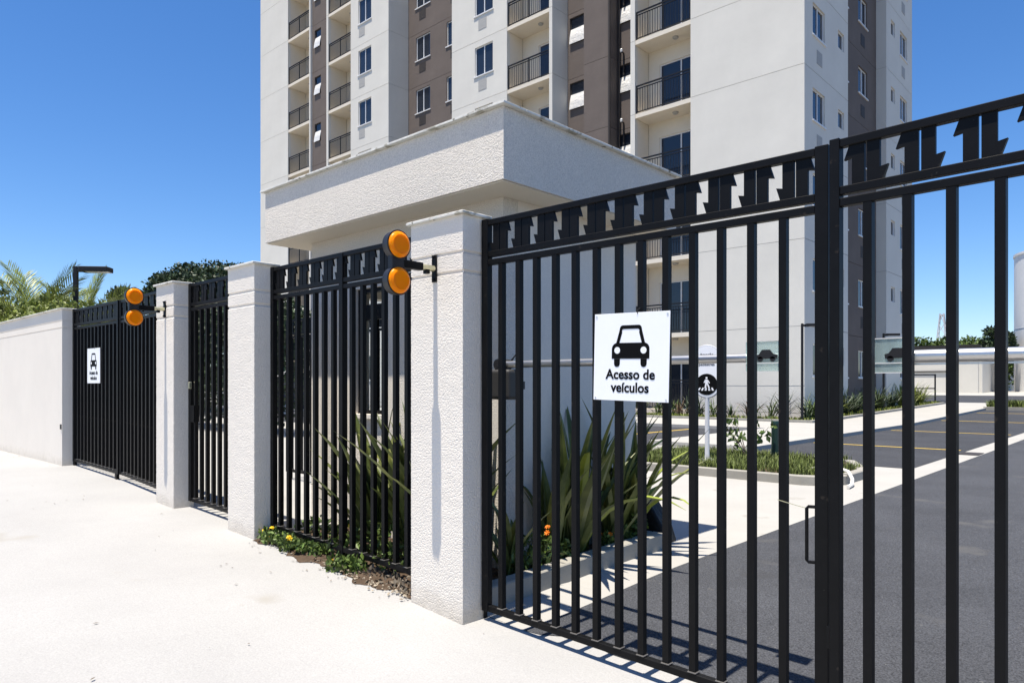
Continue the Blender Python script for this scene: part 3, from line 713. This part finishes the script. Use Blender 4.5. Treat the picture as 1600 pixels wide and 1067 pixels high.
t = thing('bollard_light', 'dark green cylindrical bollard standing in the grass island', 'bollard', (-4.62, 11.13, .07))
put('post', MB().lathe([(.055, 0), (.055, .56)], 20).mesh('post', 'bollard_green', smooth=True), t)
put('cap', MB().lathe([(.060, .562), (.060, .60), (.054, .615)], 20).mesh('cap', 'bollard_green', smooth=True), t)

def lamp_post(label, x, y, z0, h, rz, L=.50):
    t = thing('lamp_post', label, 'lamp', (x, y, z0), rz)
    put('post', MB().box(-.035, .035, -.035, .035, 0, h).mesh('post', 'dark_metal', bevel=.004), t)
    put('arm', MB().box(.035, .16, -.03, .03, h - .10, h - .03).mesh('arm', 'dark_metal'), t)
    hd = put('lamp_head', MB().box(.10, .10 + L, -.13, .13, h - .10, h - .01).mesh('lamp_head', 'dark_metal', bevel=.008), t)
    put('diffuser', MB().box(.2, .1 + L, -.09, .09, h - .106, h - .1005).mesh('diffuser', 'sign_grey'), hd)
lamp_post('black lamp post with flat rectangular head behind the long white wall', -14.68, 4.12, 0, 3.42, R(48))
lamp_post('thin black lamp post at the white corner of the apartment block', -8.55, 22.7, .05, 3.15, R(30))
lamp_post('black lamp post beside the brown strip of the apartment block', -8.75, 32.1, .15, 3.25, R(35))

t = thing('covered_box', 'low black plastic covered box on the kerb of the gatehouse bed', 'box', (-3.05, 4.97, 0), R(10))
t.scale = (.85, .85, .85)
put('cover', MB().add([(-.16, -.12, 0), (.14, -.12, 0), (.18, .14, 0), (-.16, .14, 0), (-.15, -.11, .40), (-.04, -.10, .42), (.0, .1, .40), (-.14, .12, .42), (.12, -.1, .16), (.14, .12, .15)],
    [(3, 2, 1, 0), (4, 5, 6, 7), (0, 1, 8, 5, 4), (1, 2, 9, 8), (2, 3, 7, 6, 9), (3, 0, 4, 7), (5, 8, 9, 6)]).mesh('cover', 'black_plastic', bevel=.02, seg=2), t)
hp = [(-3.55, 9.75, .13), (-3.35, 9.7, .17), (-3.15, 9.6, .185), (-3.0, 9.5, .16), (-2.92, 9.4, .08), (-2.88, 9.25, .03), (-2.86, 9.05, .025)]
tag(put('hose', MB().tube(hp, .022, 8).mesh('hose', 'hose', smooth=True)), 'white hose curving over the kerb of the grass island', 'hose')

# handrail, far walls, tank, mast
t = thing('handrail', 'black steel handrail beside the side walkway near the far wall', 'railing', (-10.3, 42.5, zg(0, 42)))
for x in (0, 1.2): put('post', MB().tube([(x, 0, 0), (x, 0, 1.55)], .04, 8).mesh('post', 'dark_metal'), t)
for z in (.8, 1.52): put('rail', MB().tube([(0, 0, z), (1.2, 0, z)], .03, 8).mesh('rail', 'dark_metal'), t)
zf_ = inz(65)
t = thing('far_wall', 'low white far wall beyond the parking lane under hedge', 'wall', (-11, 65, zf_ - .3))
put('wall_body', MB().box(-60, 0, 0, .25, 0, 3.6).mesh('wall_body', 'wall_white'), t)
put('wall_body', MB().box(-.002, .25, .252, 34, 0, 3.3).mesh('wall_body', 'wall_white'), t)
put('pipe', MB().tube([(-7, -.06, 2.0), (-1.5, -.06, 2.0)], .05, 6).mesh('pipe', 'dark_metal'), t)
t = thing('carport', 'dark flat carport roof behind the low far wall', 'carport', (-16, 66, zf_))
put('roof', MB().prism([(-12, 3.9), (4.2, 3.45), (4.2, 3.6), (-12, 4.5)], .3, 8).mesh('roof', 'roof_dark'), t)
put('back_wall', MB().box(-12, 4, 7.5, 7.8, 0, 4.2).mesh('back_wall', 'roof_dark'), t)
for x in (-10, -4, 3.6): put('post', MB().box(x, x + .3, .5, .8, 0, 3.4).mesh('post', 'wall_white'), t)
t = thing('water_tank', 'tall white cylindrical water tank beyond the parking lane', 'tank', (-5.0, 72, .6))
put('shell', MB().lathe([(4.6, 0), (4.6, 11.1), (4.66, 11.12), (4.66, 11.3), (4.5, 11.35)], 64).mesh('shell', 'tank', smooth=True), t)
for z in (5.2,): put('seam', MB().lathe([(4.605, z), (4.615, z + .01), (4.615, z + .05), (4.605, z + .06)], 64).mesh('seam', 'sign_grey', smooth=True), t)
t = thing('radio_mast', 'distant grey lattice mast above the far hedge', 'mast', (-55, 266, .7))
mm = MB()
for sx, sy in ((-1, -1), (1, -1), (1, 1), (-1, 1)): mm.tube([(sx * 2.6, sy * 2.6, 0), (sx * .5, sy * .5, 24)], .16, 4)
for k in range(7):
    f0, f1 = 2.6 - .3 * k, 2.6 - .3 * (k + 1); za, zb = k * 24 / 7, (k + 1) * 24 / 7
    for s_ in (-1, 1): mm.tube([(-f0 * s_, -f0, za), (f1 * s_, -f1, zb)], .1, 4); mm.tube([(f0, -f0 * s_, za), (f1, f1 * s_, zb)], .1, 4)
put('lattice', mm.mesh('lattice', 'sign_grey'), t)
put('antenna', MB().box(-.8, .8, -.3, .3, 23, 23.7).mesh('antenna', 'sign_grey'), t)
t = thing('neighbour_wall', 'white boundary wall beyond the pedestrian gate, left of the apartment block', 'wall', (-58, 3.5, 0))
put('wall_body', MB().box(0, .2, 0, 50, 0, 2.6).mesh('wall_body', 'wall_white'), t)

# parked car glimpsed between fence bars
def car(label, x, y, rz):
    t = thing('parked_car', label, 'car', (x, y, .01), rz)
    prof = [(-2.0, .30), (-2.02, .62), (-1.95, .88), (-1.25, .95), (1.0, .95), (1.85, .82), (2.02, .60), (2.0, .30)]
    put('body', MB().prism(prof, -.85, .85).mesh('body', 'car_paint', bevel=.06, seg=2), t)
    c0 = [(-1.9, .9, .78), (1.15, .9, .78), (.45, 1.46, .62), (-1.55, 1.46, .62)]
    vs_ = [(a, -w_, z) for a, z, w_ in c0] + [(a, w_, z) for a, z, w_ in c0]
    cb_ = put('cabin', MB().add(vs_, [(0, 1, 2, 3), (7, 6, 5, 4), (0, 4, 5, 1), (1, 5, 6, 2), (2, 6, 7, 3), (3, 7, 4, 0)]).mesh('cabin', 'glass_dark', bevel=.04), t)
    put('roof', MB().box(-1.5, .42, -.6, .6, 1.452, 1.49).mesh('roof', 'car_paint', bevel=.015), cb_)
    for wx in (-1.25, 1.3):
        for wy in (-.86, .70):
            wo = put('wheel', MB().lathe([(.22, 0), (.31, .02), (.31, .14), (.22, .16)], 20).mesh('wheel', 'rubber'), t, (wx, wy + .16, .31), rot=(R(90), 0, 0))
            put('rim', MB().lathe([(.19, -.004), (.19, .164)], 16).mesh('rim', 'sign_grey'), wo)
    for wy in (-.6, .6):
        put('headlight', MB().box(1.86, 1.985, wy - .16, wy + .16, .62, .76).mesh('headlight', 'alu_white', bevel=.02), t)
        put('tail_light', MB().box(-2.03, -1.93, wy - .12, wy + .12, .66, .84).mesh('tail_light', 'flower_o', bevel=.02), t)
car('dark blue parked car seen between the bars of the fixed fence panel', -26.2, 15.6, R(90))

# ------------------------------------------------------------------ plants
def blade(L, w, lean, az, droop, fold=.25, n=7):
    """one strap leaf: a folded, tapering strip bending over"""
    vs_ = []; fs = []; d = Vector((math.cos(az), math.sin(az), 0)); sd = Vector((-math.sin(az), math.cos(az), 0))
    p = Vector((0, 0, 0)); ang = lean
    for i in range(n + 1):
        u = i / n
        ww = w * (.55 + .45 * math.sin(min(1, u * 1.6) * 1.57)) * (1 if u < .55 else max(.02, 1 - ((u - .55) / .45) ** 1.6))
        up = Vector((-d.x * math.cos(ang), -d.y * math.cos(ang), math.sin(ang)))
        vs_ += [p - sd * ww / 2 + up * ww * fold, p, p + sd * ww / 2 + up * ww * fold]
        p = p + (d * math.sin(ang) + Vector((0, 0, math.cos(ang)))) * (L / n)
        ang += droop / n * (1 + u)
    for i in range(n):
        for k in (0, 1): fs.append((3 * i + k, 3 * i + k + 1, 3 * i + k + 4, 3 * i + k + 3))
    return MB().add(vs_, fs)
def flax(label, x, y, n, h, seed, lit=0, spread=.55, group='strap-leaved plants in the gatehouse bed'):
    r_ = random.Random(seed); t = thing('flax_plant', label, 'plant', (x, y, zg(x, y) + .01), group=group)
    for k in range(n):
        L = h * r_.uniform(.6, 1.05); az = r_.uniform(0, 6.28); ln = r_.uniform(.03, spread) * (1 if r_.random() < .75 else 1.5)
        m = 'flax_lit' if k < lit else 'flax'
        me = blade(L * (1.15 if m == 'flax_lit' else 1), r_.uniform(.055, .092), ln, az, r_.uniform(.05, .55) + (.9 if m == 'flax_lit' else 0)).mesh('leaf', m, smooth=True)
        put('leaf', me, t, (r_.uniform(-.05, .05), r_.uniform(-.05, .05), 0))
    return t
GF = 'strap-leaved plants in the gatehouse bed'
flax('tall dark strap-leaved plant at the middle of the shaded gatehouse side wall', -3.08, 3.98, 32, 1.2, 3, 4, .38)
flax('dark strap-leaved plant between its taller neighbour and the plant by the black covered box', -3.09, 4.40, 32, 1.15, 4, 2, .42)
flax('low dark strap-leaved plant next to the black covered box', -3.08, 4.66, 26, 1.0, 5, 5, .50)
flax('strap-leaved plant against the gatehouse side wall near its front corner', -3.08, 3.72, 20, .95, 7, 0, .36)
flax('young strap-leaved plant behind the wide pillar by the gatehouse corner', -3.06, 3.28, 10, .66, 6, 0, .42)
for i, (x, y, n, h, lab) in enumerate([(-3.50, 3.12, 34, 1.22, 'dense strap-leaved plant in the fenced bed, second plant from the wide pillar'), (-3.85, 3.16, 30, 1.2, 'tall strap-leaved plant in the fenced bed, third plant from the wide pillar'),
        (-4.22, 3.12, 24, 1.08, 'strap-leaved plant in the fenced bed behind the fence post'), (-3.32, 3.02, 20, .95, 'low strap-leaved plant in the fenced bed, nearest the wide pillar'), (-4.55, 3.18, 9, .75, 'sparse strap-leaved plant in the fenced bed under the gatehouse window')]):
    flax(lab, x, y, n, h, 20 + i, 0, .42)
def leaf_cloud(pts, size, seed, m, name, droop=0):
    """many small leaf-shaped faces, one at each point"""
    r_ = random.Random(seed); vs_ = []; fs = []
    for p in pts:
        a = Vector((r_.gauss(0, 1), r_.gauss(0, 1), r_.gauss(0, .7) + .25)).normalized()
        b = a.cross(Vector((r_.gauss(0, 1), r_.gauss(0, 1), r_.gauss(0, 1)))).normalized(); s_ = size * r_.uniform(.6, 1.35)
        c = a.cross(b); o = len(vs_); p = Vector(p)
        vs_ += [p, p + b * s_ * .5 + c * s_ * .28, p + b * s_ + a * s_ * .12, p + b * s_ * .5 - c * s_ * .28]
        fs.append((o, o + 1, o + 2, o + 3))
    return MB().add(vs_, fs).mesh(name, m)
def ball_pts(n, c, rx, ry, rz, r_, shell=.35):
    out = []
    for _ in range(n):
        v = Vector((r_.gauss(0, 1), r_.gauss(0, 1), r_.gauss(0, 1))).normalized() * (r_.random() ** shell)
        out.append((c[0] + v.x * rx, c[1] + v.y * ry, c[2] + v.z * rz))
    return out
def flower_mesh(m):
    mb = MB()
    for k in range(7):
        a = 6.28 * k / 7; b = a + .55
        mb.add([(0, 0, 0), (.016 * math.cos(a), .016 * math.sin(a), .006), (.021 * math.cos(a + .27), .021 * math.sin(a + .27), .004), (.016 * math.cos(b), .016 * math.sin(b), .006)], [(0, 1, 2, 3)])
        mb.add([(0, 0, .006), (.010 * math.cos(a), .010 * math.sin(a), .014), (.012 * math.cos(b), .012 * math.sin(b), .012)], [(0, 1, 2)])
    return mb.mesh('flower', m)
FLW = [flower_mesh('flower'), flower_mesh('flower_o')]
def marigold(x, y, r0, h, seed, nf, label, group, fm=0, z=None):
    r_ = random.Random(seed); t = thing('flowering_plant', label, 'plant', (x, y, (zg(x, y) if z is None else z) + .005), group=group)
    pts = ball_pts(150, (0, 0, h * .5), r0, r0, h * .55, r_, .5); pts = [p for p in pts if p[2] > 0]
    put('foliage', leaf_cloud(pts, .045, seed, 'leaf_mid', 'foliage'), t)
    for k in range(nf):
        a = r_.uniform(0, 6.28); q = r_.uniform(.2, .95) * r0
        put('flower', FLW[fm], t, (q * math.cos(a), q * math.sin(a) - .02, h * r_.uniform(.7, 1.15)), rot=(R(r_.uniform(10, 60)), 0, r_.uniform(-.8, .8)))
for i, (x, y, r0, h, nf) in enumerate([(-4.98, 2.69, .08, .08, 2), (-4.86, 2.66, .08, .07, 1), (-4.72, 2.68, .09, .09, 0), (-4.60, 2.65, .09, .09, 2), (-4.46, 2.69, .09, .08, 0),
        (-4.33, 2.72, .09, .09, 0), (-3.98, 2.63, .09, .08, 1), (-3.88, 2.69, .09, .09, 0), (-4.1, 2.86, .15, .24, 1), (-3.7, 2.84, .13, .22, 1), (-3.45, 2.90, .12, .22, 0), (-4.4, 2.88, .15, .22, 0), (-4.7, 2.88, .14, .2, 0), (-3.9, 2.95, .15, .3, 1)]):
    marigold(x, y, r0, h, 50 + i, nf, 'low flowering plant with yellow blooms under the fixed fence panel', 'yellow flowers under the fence panel')
for i, (x, y, r0, h, nf) in enumerate([(-3.02, 3.52, .13, .24, 2), (-3.02, 3.35, .12, .22, 1), (-3.0, 4.45, .08, .14, 2), (-2.99, 4.25, .07, .12, 2), (-3.0, 4.64, .09, .22, 1), (-3.03, 3.75, .1, .16, 1)]):
    marigold(x, y, r0, h, 80 + i, nf, 'low plant with orange blooms inside the kerb beside the gatehouse', 'orange flowers beside the gatehouse', 1, .05)
def grass_mesh(pts, h, seed, m, w=.006):
    r_ = random.Random(seed); vs_ = []; fs = []
    for x, y, z in pts:
        a = r_.uniform(0, 6.28); hh = h * r_.uniform(.5, 1.3); dx, dy = math.cos(a), math.sin(a); l = r_.uniform(.1, .6) * hh; o = len(vs_)
        vs_ += [(x - dy * w, y + dx * w, z), (x + dy * w, y - dx * w, z), (x + dx * l * .4 + dy * w * .7, y + dy * l * .4 - dx * w * .7, z + hh * .6),
                (x + dx * l * .4 - dy * w * .7, y + dy * l * .4 + dx * w * .7, z + hh * .6), (x + dx * l, y + dy * l, z + hh)]
        fs += [(o, o + 1, o + 2, o + 3), (o + 3, o + 2, o + 4)]
    return MB().add(vs_, fs).mesh('grass', m)
gp_ = [(rnd.uniform(-6.6, -3.15), rnd.uniform(9.15, 11.55), .085) for _ in range(15000)]
gp_ = [p for p in gp_ if not (p[0] > -3.6 and p[1] > 10.6) and (math.sin(p[0] * 5) + math.sin(p[1] * 6 + p[0] * 2) + rnd.uniform(-1.5, 1.5) > -1.2)]
tag(put('grass', grass_mesh(gp_, .105, 5, 'grass')), 'uneven green grass growing inside the kerbed island', 'grass', kind='stuff')
gq = [(rnd.uniform(-5.8, -2.6), rnd.uniform(36.2, 37.9), zg(-4, 37) + .12) for _ in range(3500)]
tag(put('grass', grass_mesh(gq, .26, 6, 'grass', .02)), 'green ground cover in the far kerbed bed beyond the parking bays', 'grass', kind='stuff')
gr = [(rnd.uniform(-20, -8.3), rnd.uniform(22.5, 23.4), .10) for _ in range(3500)] + [(rnd.uniform(-9.0, -8.27), y_, zg(-8.6, y_) + .1) for y_ in [rnd.uniform(23, 40) for _ in range(3000)]]
tag(put('grass', grass_mesh(gr, .13, 8, 'leaf_yel', .018)), 'short yellow green grass along the kerb of the apartment block beds', 'grass', kind='stuff')
def spiky(label, x, y, n, h, seed, m, group, wid=.03):
    r_ = random.Random(seed); t = thing('spiky_plant', label, 'plant', (x, y, zg(x, y) + .1), group=group); mb = MB()
    for k in range(n):
        b = blade(h * r_.uniform(.5, 1.1), wid * r_.uniform(.7, 1.3), r_.uniform(.05, .7), r_.uniform(0, 6.28), r_.uniform(.2, 1.2), .2, 5)
        dx, dy = r_.uniform(-.12, .12), r_.uniform(-.12, .12); b.v = [(a + dx, c + dy, d) for a, c, d in b.v]; mb.add(b.v, b.f)
    put('foliage', mb.mesh('foliage', m), t)
GB = 'spiky plants along the front of the apartment block'
lab_f = 'green spiky plant in the bed along the white apartment front'
for i in range(17):
    x = -8.6 - .62 * i - rnd.uniform(0, .25)
    spiky(lab_f, x, 23.5 + rnd.uniform(-.4, .3), rnd.randint(26, 44), rnd.uniform(.65, 1.15), 100 + i, rnd.choice(['leaf_mid', 'leaf_mid', 'leaf_dark']), GB)
spiky('reddish spiky plant in the bed before the blank white wall', -10.55, 23.3, 30, 1.0, 140, 'leaf_red', None)
spiky('brown withered spiky plant in the bed before the blank white wall', -13.1, 23.2, 34, .7, 141, 'leaf_red', None)
GS = 'bushy plants along the side of the apartment block'
for i, (y, m, h) in enumerate([(24.0, 'leaf_mid', 1.0), (25.0, 'leaf_yel', 1.15), (25.9, 'leaf_yel', 1.2), (27.0, 'leaf_dark', 1.35), (28.2, 'leaf_dark', 1.4), (29.6, 'leaf_mid', 1.3), (31.2, 'leaf_dark', 1.5), (33.0, 'leaf_dark', 1.3), (34.6, 'leaf_yel', 1.5), (36.0, 'leaf_yel', 1.6), (37.6, 'leaf_yel', 1.4)]):
    spiky({'leaf_yel': 'bright yellow green grassy shrub beside the apartment block side wall', 'leaf_mid': 'mid green grassy shrub beside the apartment block side wall', 'leaf_dark': 'dark green grassy shrub beside the apartment block side wall'}[m],
          -8.7, y, 70, h * .85, 160 + i, m, {'leaf_yel': 'bright shrubs along the block side', 'leaf_mid': 'mid green shrubs along the block side', 'leaf_dark': 'dark shrubs along the block side'}[m], .04)
# young shrub on the island
t = thing('young_shrub', 'young leafy shrub with bare stems growing in the grass island', 'shrub', (-4.95, 10.85, .08))
r_ = random.Random(9); st = MB(); lp = []
for k in range(6):
    a = r_.uniform(0, 6.28); tip = Vector((math.cos(a) * .32, math.sin(a) * .32, r_.uniform(.45, .78)))
    st.tube([(0, 0, 0), tuple(tip * .5 + Vector((0, 0, .05))), tuple(tip)], [.010, .007, .003], 5)
    for q in range(16): lp.append(tuple(tip * r_.uniform(.45, 1.08) + Vector((r_.gauss(0, .06), r_.gauss(0, .06), r_.gauss(0, .05)))))
put('stem', st.mesh('stem', 'bark'), t); put('foliage', leaf_cloud(lp, .11, 3, 'leaf_mid', 'foliage'), t)

def tree(name, label, x, y, h, rx, rz_, n, seed, m, leaf, group=None, trunk=.22, z0=0):
    r_ = random.Random(seed); t = thing(name, label, 'tree', (x, y, z0), group=group)
    cz = h - rz_; tk = MB(); tk.tube([(0, 0, 0), (.1, .05, cz * .5), (.05, .1, cz)], [trunk, trunk * .75, trunk * .45], 8)
    pts = []; lobes = 16
    for k in range(lobes):
        a = r_.uniform(0, 6.28); u = r_.random() ** .6
        c = (math.cos(a) * rx * .72 * u, math.sin(a) * rx * .72 * u, cz + rz_ * r_.uniform(-.55, .62) * (1 - .5 * u * u))
        tk.tube([(.05, .1, cz * .75), (c[0] * .5, c[1] * .5, (c[2] + cz * .8) / 2), c], [trunk * .4, trunk * .2, trunk * .06], 5)
        q = rx * r_.uniform(.26, .42); pts += ball_pts(n // lobes, c, q, q, q * .75, r_, .45)
    put('trunk', tk.mesh('trunk', 'bark'), t); put('crown', leaf_cloud(pts, leaf, seed, m, 'crown'), t)
def cw(px, d): a = (px - 800) / 1112; return (.7335 * a - .6797) * d, (.6797 * a + .7335) * d
x, y = cw(305, 34); tree('broadleaf_tree', 'broad dark green tree rising behind the pedestrian gate', x, y, 7.75, 4.1, 2.3, 50000, 11, 'leaf_dark', .19, trunk=.3)
x, y = cw(206, 33.5); tree('broadleaf_tree', 'small dark tree crown behind the left vehicle gate', x, y, 6.7, 1.5, 2.0, 10000, 12, 'leaf_dark', .20)
x, y = cw(-10, 19); tree('broadleaf_tree', 'dark leafy tree behind the palm at the long wall', x, y, 4.2, 2.0, 1.3, 9000, 13, 'leaf_dark', .13)
def hedge(label, x0, x1, y0, y1, z0, z1, n, seed, m, leaf, name='hedge'):
    r_ = random.Random(seed); t = thing(name, label, 'hedge', ((x0 + x1) / 2, (y0 + y1) / 2, z0)); hx, hy, hz = (x1 - x0) / 2, (y1 - y0) / 2, z1 - z0
    pts = []
    for _ in range(n):
        px, py = r_.uniform(-hx, hx), r_.uniform(-hy, hy); top = hz * (.86 + .14 * math.sin(px * 1.7 + 1) * math.sin(py * 2 + px * .6)); pts.append((px, py, top * (r_.random() ** .4)))
    put('foliage', leaf_cloud(pts, leaf, seed, m, 'foliage'), t)
    put('stem', MB().tube([(-hx * .6, 0, 0), (-hx * .6, 0, hz * .6)], .04, 5).tube([(hx * .5, 0, 0), (hx * .5, 0, hz * .6)], .04, 5).mesh('stem', 'bark'), t)
hedge('bright green hedge topping the long white wall beneath the palms', -18.5, -12.2, 3.0, 3.9, .2, 3.0, 15000, 21, 'leaf_yel', .085)
hedge('tall dark hedge seen through the bars of the pedestrian gate', -25.5, -15.5, 8.4, 10.0, 0, 3.75, 16000, 26, 'leaf_dark', .16)
hedge('green trimmed hedge above the far white wall', -18.5, -9.5, 75, 78, .6, 5.9, 12000, 22, 'leaf_mid', .3)
tree('broadleaf_tree', 'dark green tree beside the tall white water tank', -10.2, 69, 6.0, 1.2, 2.0, 6000, 23, 'leaf_dark', .28, z0=.6)
hedge('line of distant trees along the horizon beyond the far wall', -150, 60, 190, 200, .5, 4.5, 9000, 24, 'leaf_dark', 1.2)
def palm(label, x, y, z0, fr, seed, L):
    r_ = random.Random(seed); t = thing('palm', label, 'palm', (x, y, 0))
    put('trunk', MB().tube([(0, 0, 0), (0, 0, z0)], [.10, .07], 8).mesh('trunk', 'bark'), t)
    for az, ln, dr in fr:
        mb = MB(); d = Vector((math.cos(az), math.sin(az), 0)); sd = Vector((-d.y, d.x, 0)); p = Vector((0, 0, z0 - .05)); ang = ln; pts = [p.copy()]; N = 26; dirs = []
        for i in range(N):
            dv = d * math.sin(ang) + Vector((0, 0, math.cos(ang))); dirs.append(dv); p = p + dv * L / N; pts.append(p.copy()); ang += dr / N
        mb.tube(pts, [.016 * (1 - .8 * i / N) for i in range(N + 1)], 5)
        for i in range(4, N):
            for s_ in (-1, 1):
                for _ in range(2):
                    ll = L * .30 * math.sin(3.0 * (i + 2) / (N + 4)) * r_.uniform(.8, 1.15) + .08
                    dv = (sd * s_ * .75 + dirs[i] * .75 + Vector((0, 0, .30 + r_.uniform(-.2, .25)))).normalized(); q = pts[i]; wv = dirs[i] * .014
                    e = q + dv * ll + Vector((0, 0, -.10 * ll)); mbm = q + dv * ll * .5
                    mb.add([q - wv * .6, q + wv * .6, mbm + wv, mbm - wv, e], [(0, 1, 2, 3), (3, 2, 4)])
        put('frond', mb.mesh('frond', 'palm'), t)
palm('feathery green palm spreading over the long white wall', -15.8, 3.75, 2.3, [(R(a), l, d) for a, l, d in ((225, .75, .4), (205, .45, .5), (180, .3, .6), (240, 1.0, .4), (150, .6, .8), (60, .25, .5), (30, .5, .6), (100, .5, .8), (10, .8, .5), (280, .7, .6), (215, .2, .5))], 31, 1.45)
palm('feathery palm with drooping tips behind the black lamp post', -15.15, 4.4, 2.35, [(R(a), l, d) for a, l, d in ((40, .62, .5), (15, .95, .35), (100, .12, .3), (170, .4, .8), (205, .75, .5), (60, .12, .4), (230, .5, .5), (50, .85, .3))], 32, 1.2)

# ------------------------------------------------------------------ litter on the pavement
lv = []
for _ in range(70):
    a = rnd.uniform(-9, 1.5); b = rnd.uniform(.3, 2.6); lv.append((a, b, zg(a, b) + .006))
for _ in range(60):
    a = rnd.choice([rnd.uniform(-5, -3.2), rnd.uniform(-13, -9.8)]); b = rnd.uniform(2.45, 2.62); lv.append((a, b, zg(a, b) + .006))
def litter():
    r_ = random.Random(4); vs_ = []; fs = []
    for p in lv:
        a = r_.uniform(0, 6.28); s_ = r_.uniform(.003, .010); c, s2 = math.cos(a) * s_, math.sin(a) * s_; o = len(vs_)
        vs_ += [(p[0] - c * 1.6, p[1] - s2 * 1.6, p[2]), (p[0] + s2 * .6, p[1] - c * .6, p[2] + .003), (p[0] + c * 1.6, p[1] + s2 * 1.6, p[2] + r_.uniform(0, .006)), (p[0] - s2 * .6, p[1] + c * .6, p[2] + .003)]
        fs.append((o, o + 1, o + 2, o + 3))
    return MB().add(vs_, fs).mesh('leaf_litter', 'dry_leaf')
tag(put('leaf_litter', litter()), 'tiny dry leaves and crumbs scattered over the pale pavement', 'litter', kind='stuff')

def rubble():
    r_ = random.Random(12); mb = MB()
    for _ in range(260):
        x = -3.22 - abs(r_.gauss(0, .55)); y = 2.64 + r_.gauss(0, .05); 
        if x < -5.0 or y < 2.5: continue
        if y < 2.6 and r_.random() < .5: continue
        q = r_.uniform(.004, .013); z = zg(x, y) + .012
        ps = [Vector((r_.uniform(.6, 1.2), 0, 0)), Vector((-r_.uniform(.6, 1.2), 0, 0)), Vector((0, r_.uniform(.5, 1.2), 0)), Vector((0, -r_.uniform(.5, 1.2), 0)), Vector((0, 0, r_.uniform(.4, .8))), Vector((0, 0, -.5))]
        rt = Matrix.Rotation(r_.uniform(0, 6), 3, 'Z')
        mb.add([tuple(rt @ p * q + Vector((x, y, z))) for p in ps], [(0, 2, 4), (2, 1, 4), (1, 3, 4), (3, 0, 4), (2, 0, 5), (1, 2, 5), (3, 1, 5), (0, 3, 5)])
    return mb.mesh('rubble', 'rubble')
M['rubble'] = mat('rubble', (.26, .22, .165), .9, island=.6)
tag(put('rubble', rubble()), 'crumbs of stone and mortar along the soil under the fence panel', 'rubble', kind='stuff')
def bed_litter():
    r_ = random.Random(14); pts = [(-3.22 - abs(r_.gauss(0, .5)), 2.72 + r_.gauss(0, .07), 0) for _ in range(320)]
    pts = [(x, y, zg(x, y) + .028) for x, y, z in pts if x > -4.9 and y > 2.6]
    return leaf_cloud(pts, .035, 14, 'dry_leaf', 'dry_leaves')
tag(put('dry_leaves', bed_litter()), 'dry brown leaves lying on the soil under the fence panel', 'leaves', kind='stuff')
